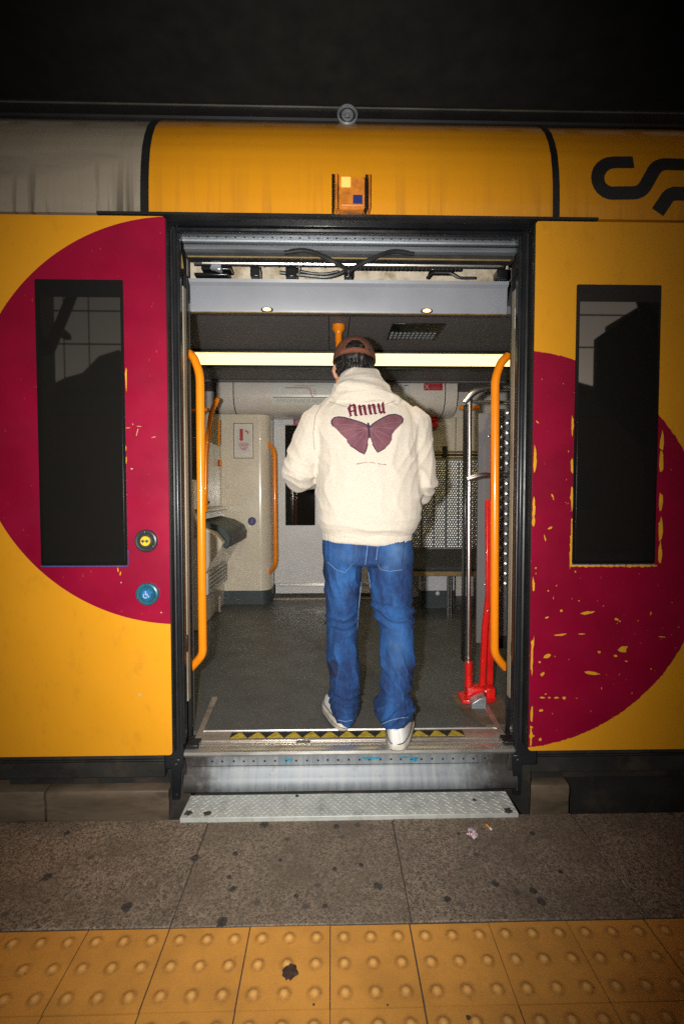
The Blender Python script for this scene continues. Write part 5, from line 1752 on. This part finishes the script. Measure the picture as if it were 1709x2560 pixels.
jb = BVHTree.FromPolygons([v.co[:] for v in jm.vertices], [tuple(pp.vertices) for pp in jm.polygons])


def seam(ptspx, name, m_='denim_stitch', r=0.0014, parent=jeans):
    out = []
    P = [Vector((a, c)) for a, c in ptspx]
    for a, c in zip(P, P[1:]):
        n = max(1, int((c - a).length / 5))
        for k in range(n + (1 if c is P[-1] else 0)):
            q = a.lerp(c, k / n)
            w = PX(q.x, q.y, 2.0)
            h = jb.ray_cast(CEN, (w - CEN).normalized())
            if h[0]:
                out.append(h[0] - (w - CEN).normalized() * 0.0006)
    if len(out) > 1:
        return MB().tube(out, r, 5).build(name, m_, parent)


# pockets: raised patches with stitching
def pocket(pxs):
    bm = bmesh.new()
    pts = [PX(a, c, 2.0) for a, c in pxs]
    pts2 = [Vector((p.x, 0, p.z)) for p in pts]
    vs = [bm.verts.new(p) for p in pts2]
    for t in tessellate_polygon([pts2]):
        bm.faces.new([vs[i] for i in t])
    for _ in range(4):
        ed = [e for e in bm.edges if e.calc_length() > 0.008]
        if not ed: break
        bmesh.ops.subdivide_edges(bm, edges=ed, cuts=1)
        bmesh.ops.triangulate(bm, faces=[f for f in bm.faces if len(f.verts) > 3])
    for v in bm.verts:
        w = Vector((v.co.x, 2.0, v.co.z))
        h = jb.ray_cast(CEN, (w - CEN).normalized())
        v.co = (h[0] if h[0] else w) - (w - CEN).normalized() * 0.003
    fc = list(bm.faces)
    ret = bmesh.ops.extrude_face_region(bm, geom=fc)
    for v in [g for g in ret['geom'] if isinstance(g, bmesh.types.BMVert)]:
        v.co.y += 0.004
    bmesh.ops.recalc_face_normals(bm, faces=bm.faces)
    me = bpy.data.meshes.new('back_pocket'); bm.to_mesh(me); bm.free()
    n = len(me.vertices)
    a1 = me.attributes.new('fade', 'FLOAT', 'POINT')
    f_ = np.zeros(n)
    for i, v in enumerate(me.vertices):
        for c, rx, rz, s in spots:
            f_[i] = max(f_[i], s * math.exp(-((v.co.x - c.x) / rx) ** 2 - ((v.co.z - c.z) / rz) ** 2) * (0.7 + 0.6 * nse(v.co, 25)))
    a1.data.foreach_set('value', np.clip(f_, 0, 1))
    me.attributes.new('stain', 'FLOAT', 'POINT')
    finish(me, 'denim', 'back_pocket', jeans)
    seam(pxs[1:-1] if len(pxs) > 4 else pxs, 'pocket_stitch', r=0.0012).location.y -= 0.004


pocket([(818, 1345), (819, 1405), (840, 1424), (862, 1431), (880, 1410), (888, 1345)])
pocket([(952, 1345), (944, 1412), (952, 1424), (975, 1428), (1004, 1424), (1012, 1345)])
seam([(921, 1345), (916, 1385), (912, 1418)], 'seam')
seam([(910, 1420), (903, 1455), (896, 1520), (893, 1570), (899, 1650), (903, 1700)], 'seam', r=0.0018)
seam([(920, 1430), (926, 1470)], 'seam')
seam([(946, 1345), (940, 1400)], 'seam')
# hem bands
def hem(rows, tilt):
    rg = []
    for r in rows:
        ring = rings_px([r], 2.2)[0]
        cx = sum(v.x for v in ring) / len(ring)
        rg.append([v + Vector((0, 0, tilt * (v.x - cx))) for v in ring])
    me_ = MB()
    me_.loft(rg, caps=False)
    return me_


seam([(954, 1810), (975, 1801), (1000, 1795), (1020, 1793)], 'hem_stitch', r=0.0018)
seam([(845, 1800), (862, 1804), (880, 1800)], 'hem_stitch', r=0.0016)
t_ = PX(945, 1353, 2.0)
h = jb.ray_cast(CEN, (t_ - CEN).normalized())
if h[0]:
    MB().box(h[0].x - .003, h[0].x + .003, h[0].y - .006, h[0].y - .001, h[0].z - .008, h[0].z + .006).build('pocket_tab', 'jean_tab', jeans)

# ---------------- shoes
def sneaker(heel, toe, w, lift, roll):
    """a low sneaker: heel point (bottom), toe point (bottom), half width; lofted in its own frame then laid along heel->toe"""
    ax = (toe - heel); L = ax.length; ax.normalize()
    side = ax.cross(Vector((0, 0, 1))).normalized()
    upv = side.cross(ax).normalized()
    M3 = Matrix((side, ax, upv)).transposed()
    M3 = M3 @ Matrix.Rotation(roll, 3, 'Y')
    def T(x, y, z):
        return heel + M3 @ Vector((x, y, z))
    # sole
    def outline(s, dy):
        pts = []
        for k in range(32):
            a = 2 * math.pi * k / 32
            y = L * (0.5 - 0.5 * math.cos(a)) if False else L * 0.5 + (L * 0.5 + dy) * math.sin(a)
            t = max(0, min(1, y / L))
            hw = w * (0.80 + 0.12 * math.sin(math.pi * t * 0.9) + 0.16 * sm(.45, .72, t) - 0.10 * sm(.85, 1.0, t))
            pts.append((hw * s * math.copysign(abs(math.cos(a)) ** 0.62, math.cos(a)), y))
        return pts
    mb = MB()
    rg = []
    for z, s, dy in ((0.0, 0.94, -.004), (0.004, 1.03, .004), (0.016, 1.08, .011), (0.036, 1.06, .009), (0.042, 0.99, 0.002)):
        rg.append([T(x, y, z + 0.018 * sm(.75 * L, 1.05 * L, y)) for x, y in outline(s, dy)])
    mb.loft(rg)
    sole = mb.build('sole', 'shoe_sole', None, angle=40)
    mb = MB()
    rg = []
    for z, s, dy, cut in ((0.036, 0.97, 0, 0), (0.055, 0.98, .000, 0), (0.072, 0.96, -.003, 0), (0.090, 0.92, -.008, 0.25), (0.112, 0.87, -.014, .45), (0.132, 0.84, -.018, .52), (0.136, 0.70, -.026, .55)):
        ring = []
        for x, y in outline(s, dy):
            t = y / L
            yy = y if t < 1 - cut else L * (1 - cut) + (y - L * (1 - cut)) * 0.25
            zz = z - 0.030 * sm(.45, 1.0, t) * (z / 0.08)
            ring.append(T(x, yy, max(zz, 0.02)))
        rg.append(ring)
    mb.loft(rg)
    up_ = mb.build('upper', 'shoe_white', None, angle=50)
    # welt line between sole and upper, and a stitched heel counter
    mb = MB(); mb.tube([T(x * 1.0, y, 0.0435 + 0.018 * sm(.75 * L, 1.05 * L, y)) for x, y in outline(1.0, .003)] + [T(*outline(1.0, .003)[0], 0.0435)], .0022, 5)
    mb.build('welt', 'button_ring', up_)
    mb = MB(); mb.tube([T(x, y, 0.020 + 0.018 * sm(.75 * L, 1.05 * L, y)) for x, y in outline(1.085, .0115)] + [T(*outline(1.085, .0115)[0], 0.020)], .0012, 5)
    mb.build('sole_groove', 'dark_steel', up_)
    return sole, up_, T


def place_shoe(heel, toe, w, lift, roll):
    sole, up_, T = sneaker(heel, toe, w, lift, roll)
    up_.name = 'shoe'; up_.parent = person; up_.matrix_parent_inverse = Matrix.Translation(-person.location)
    sole.parent = up_
    # heel tab, side line of the sole
    mb = MB(); mb.tube([T(0, .004, .10), T(0, -.002, .07), T(0, .000, .04)], [.012, .016, .018], 8, 0.25, up=(0, 1, 0))
    mb.build('heel_tab', 'shoe_white', up_)
    for s in (-1, 1):
        MB().tube([T(s * w * .86, .11, .085), T(s * w * .70, .15, .080), T(s * w * .3, .17, .082)], .0028, 6).build('lace', 'shoe_white', up_)
    return up_


# trailing foot on the sill, heel raised; leading foot flat further in
h_ = PX(994, 1885, 1.922)
place_shoe(h_, Vector((h_.x + .055, h_.y + .268, FL + 0.005)), .058, 0, R(-5))
h_ = PX(858, 1829, 2.07)
place_shoe(h_, Vector((h_.x - .065, 2.325, FL + 0.004)), .049, 0, R(8))

# ---------------- body: head, neck, hands (one skin)
mb = MB()
HC = PX(885, 905, 2.19)
HX = HC.x
head = []
for z, rx, ry, oy in [(-.118, .030, .034, .045), (-.108, .046, .058, .032), (-.088, .058, .078, .020), (-.060, .066, .090, .010), (-.030, .072, .096, .004), (0.0, .075, .098, 0), (.030, .077, .100, 0), (.055, .070, .090, -.002), (.072, .052, .068, -.004), (.083, .022, .03, -.004)]:
    head.append(ell((HX, HC.y + oy, HC.z + z), rx, ry, 24, 2.1))
mb.loft(head)
mb.tube([(HX, HC.y + .092, HC.z - .005), (HX - .002, HC.y + .108, HC.z - .030), (HX, HC.y + .110, HC.z - .045), (HX, HC.y + .090, HC.z - .055)], [.010, .014, .016, .012], 8)      # nose
mb.tube([(HX - .022, HC.y + .094, HC.z - .076), (HX, HC.y + .100, HC.z - .075), (HX + .022, HC.y + .094, HC.z - .076)], [.006, .009, .006], 8)   # mouth
nk = PX(893, 960, 2.16)
mb.tube([HC + Vector((0, -.02, -.05)), HC.lerp(nk, .6) + Vector((0, -.02, 0)), nk, nk + Vector((0, -.01, -.12))], [.056, .055, .062, .09], 16)
tl = PX(915, 1200, 2.10)
mb.tube([nk + Vector((0, 0, -.06)), PX(912, 1080, 2.12), tl, PX(918, 1340, 2.09)], [.08, .13, .12, .10], 16)
for S, E_, W_, s in ((S1, E1, W1, 1), (S2, E2, W2, -1)):
    t = (W_ - E_).normalized()
    mb.tube([S, S.lerp(E_, .5), E_, E_.lerp(W_, .5), W_, W_ + t * .065], [.050, .043, .037, .033, .026, .027], 12)
    mb.tube([nk + Vector((0, 0, -.09)), S], [.06, .05], 12)
    pm = W_ + t * .10
    sd = t.cross(Vector((0, 0, 1))).normalized()
    mb.tube([W_ + t * .055, W_ + t * .085, W_ + t * .125, W_ + t * .150], [.026, .036, .040, .034], 12, 0.42)
    for k in range(4):
        b0 = W_ + t * .138 + sd * (.027 - .018 * k)
        ln = (.062, .072, .068, .054)[k]
        mb.tube([b0, b0 + t * ln * .5 + Vector((0, 0, -.006)), b0 + t * ln * .8 + Vector((0, 0, -.022)), b0 + t * ln * .85 + Vector((0, 0, -.040))], [.0095, .009, .008, .0065], 8)
    b0 = W_ + t * .080 + sd * (.030 * s)
    mb.tube([b0, b0 + t * .026 + sd * (.018 * s) + Vector((0, 0, .010)), b0 + t * .055 + sd * (.016 * s) + Vector((0, 0, .014))], [.012, .011, .008], 8)
for s, ex in ((-1, -1.03), (1, 0.86)):
    mb.tube([Vector((HX + s * .064, HC.y - .000, HC.z - .018)), Vector((HX + ex * .083, HC.y - .014, HC.z - .022)), Vector((HX + ex * .087, HC.y - .016, HC.z - .044)), Vector((HX + ex * .078, HC.y - .008, HC.z - .070)), Vector((HX + s * .062, HC.y, HC.z - .076))], [.008, .010, .011, .010, .007], 8)
for rows, foot in ((legL, (2.07, 2.25)), (legR, (1.97, 2.12))):
    pts = []
    for r in rows[::3]:
        A, C = PX(r[1], r[0], r[3]), PX(r[2], r[0], r[3]); pts.append((A + C) / 2)
    mb.tube([tl + Vector((0, 0, -.1))] + pts, [.09] + [.062 - .006 * i for i in range(len(pts))], 12)
bmesh_body = remesh(mb, 0.0045, 3, 'body')
bdy = finish(bmesh_body, 'skin', 'body', person)
for s in (-1, 1):
    MB().dome((HX + s * .030, HC.y + .093, HC.z + .004), .011, .006, 'y', 10, 3).build('eye', 'white_print', bdy)

# hair: a shaggy shell over the back of the head
mb = MB()
hr = []
for z, rx, ry, oy in [(-.118, .042, .040, -.034), (-.100, .060, .062, -.026), (-.075, .068, .078, -.022), (-.055, .072, .085, -.018), (-.030, .078, .094, -.014), (0.0, .083, .101, -.012), (.030, .083, .101, -.008), (.050, .0775, .096, -.006), (.068, .066, .083, -.006), (.083, .042, .056, -.006)]:
    hr.append(ell((HX, HC.y + oy, HC.z + z), rx, ry, 26, 2.1))
mb.loft(hr)
hmsh = remesh(mb, 0.0045, 2, 'hair')
displace(hmsh, lambda p, n: 0.0045 * nse(Vector((p.x * 60, p.y * 60, p.z * 14)), 1.0) + 0.003 * nse(p, 60))
finish(hmsh, 'hair', 'hair', person)
mb = MB()
random.seed(5)
for k in range(150):
    a = random.uniform(-1.25, 1.45) - math.pi / 2
    z0 = HC.z - random.uniform(.010, .074)
    rx, ry = .083, .100
    f_ = 1.0 if z0 > HC.z - .05 else 0.84
    x = HX + rx * f_ * math.cos(a); y = HC.y - .013 + ry * f_ * math.sin(a)
    L = random.uniform(.012, .028)
    dr = Vector((math.cos(a) * .35 + random.uniform(-.25, .25), math.sin(a) * .35, -1)).normalized()
    p0 = Vector((x, y, z0))
    mb.tube([p0, p0 + dr * L * .6 + Vector((math.cos(a), math.sin(a), 0)) * .003, p0 + dr * L], [.0030, .0024, .0004], 4)
tag(mb.build('hair_lock', 'hair', person), kind='stuff')

# cap: crown with the gap at the back, strap, brim towards the front
CZ = HC.z + .007
def cap_pt(a, t):
    """a: bearing (0 = towards the viewer), t: 0 at the rim .. 1 at the button"""
    el_ = t * math.pi / 2
    rx, ry, rz = .0925, .114, .096
    sx = math.cos(el_) ** 0.75
    return Vector((HX + rx * sx * math.sin(a), HC.y - .004 - ry * sx * math.cos(a), CZ - .006 + rz * math.sin(el_) + (.012 * math.cos(a) - .006) * (1 - t)))
mb = MB()
NA, NT = 96, 30
idx = {}
vs = []; fs = []
def in_gap(a, t):
    aa = (a + math.pi) % (2 * math.pi) - math.pi
    return abs(aa) < 0.52 and (t < 0.40 - 0.35 * (aa / 0.52) ** 4 * 0.4) and t > 0.10
for i in range(NA):
    for j in range(NT):
        a = 2 * math.pi * i / NA; t = j / (NT - 1) * 0.985
        p = cap_pt(a, t)
        sag = 0.0022 * nse(p, 28)
        vs.append(p + (p - HC).normalized() * sag)
for i in range(NA):
    for j in range(NT - 1):
        a = 2 * math.pi * (i + .5) / NA; t = (j + .5) / (NT - 1) * 0.985
        aa = (a + math.pi) % (2 * math.pi) - math.pi
        if abs(aa) < 0.48 and 0.12 < t < 0.44 - 0.24 * (abs(aa) / 0.48) ** 3:
            continue
        i2 = (i + 1) % NA
        fs.append((i * NT + j, i2 * NT + j, i2 * NT + j + 1, i * NT + j + 1))
mb.add(vs, fs)
cp_ = mb.build('cap', 'suede', person, angle=60)
so = cp_.modifiers.new('thick', 'SOLIDIFY'); so.thickness = 0.004; so.offset = 1
cp_.modifiers.new('sub', 'SUBSURF').render_levels = 1
st_ = [cap_pt(R(a), 0.08) + Vector((0, -.003, -.003 + .004 * math.cos(R(a * 2)))) for a in range(-42, 43, 7)]
MB().tube(st_, .0095, 8, 0.28, up=(0, -1, 0)).build('strap', 'cap_strap', cp_)
q = cap_pt(R(38), 0.12); MB().dome((q.x, q.y - .006, q.z), .0065, .004, 'y', 12, 3).build('strap_buckle', 'dark_steel', cp_)
q = cap_pt(0, 1.0); MB().dome((q.x, q.y, q.z - .001), .008, .006, 'z', 12, 3).build('button', 'suede', cp_)
mb = MB()
br_ = []
for k in range(15):
    a = R(115 + 130 * k / 14)
    r0 = cap_pt(a, 0.02)
    out_ = r0 + Vector((0.20 * (r0.x - HX), .068 * max(0.1, -math.cos(a)) ** 0.6, -.020 * max(0, -math.cos(a))))
    br_.append((r0, out_))
vs = [p for p, _ in br_] + [p for _, p in br_]
fs = [(i, i + 1, 16 + i, 15 + i) for i in range(14)]
mb.add(vs, fs)
o = mb.build('brim', 'suede', cp_); so = o.modifiers.new('thick', 'SOLIDIFY'); so.thickness = 0.004
for a in (0.95, -0.95, 2.2, -2.2, math.pi):
    MB().tube([cap_pt(a, t / 10) + Vector((0, 0, 0)) + (cap_pt(a, t / 10) - HC).normalized() * .0035 for t in range(0, 10)], .0012, 5).build('crown_seam', 'suede', cp_)
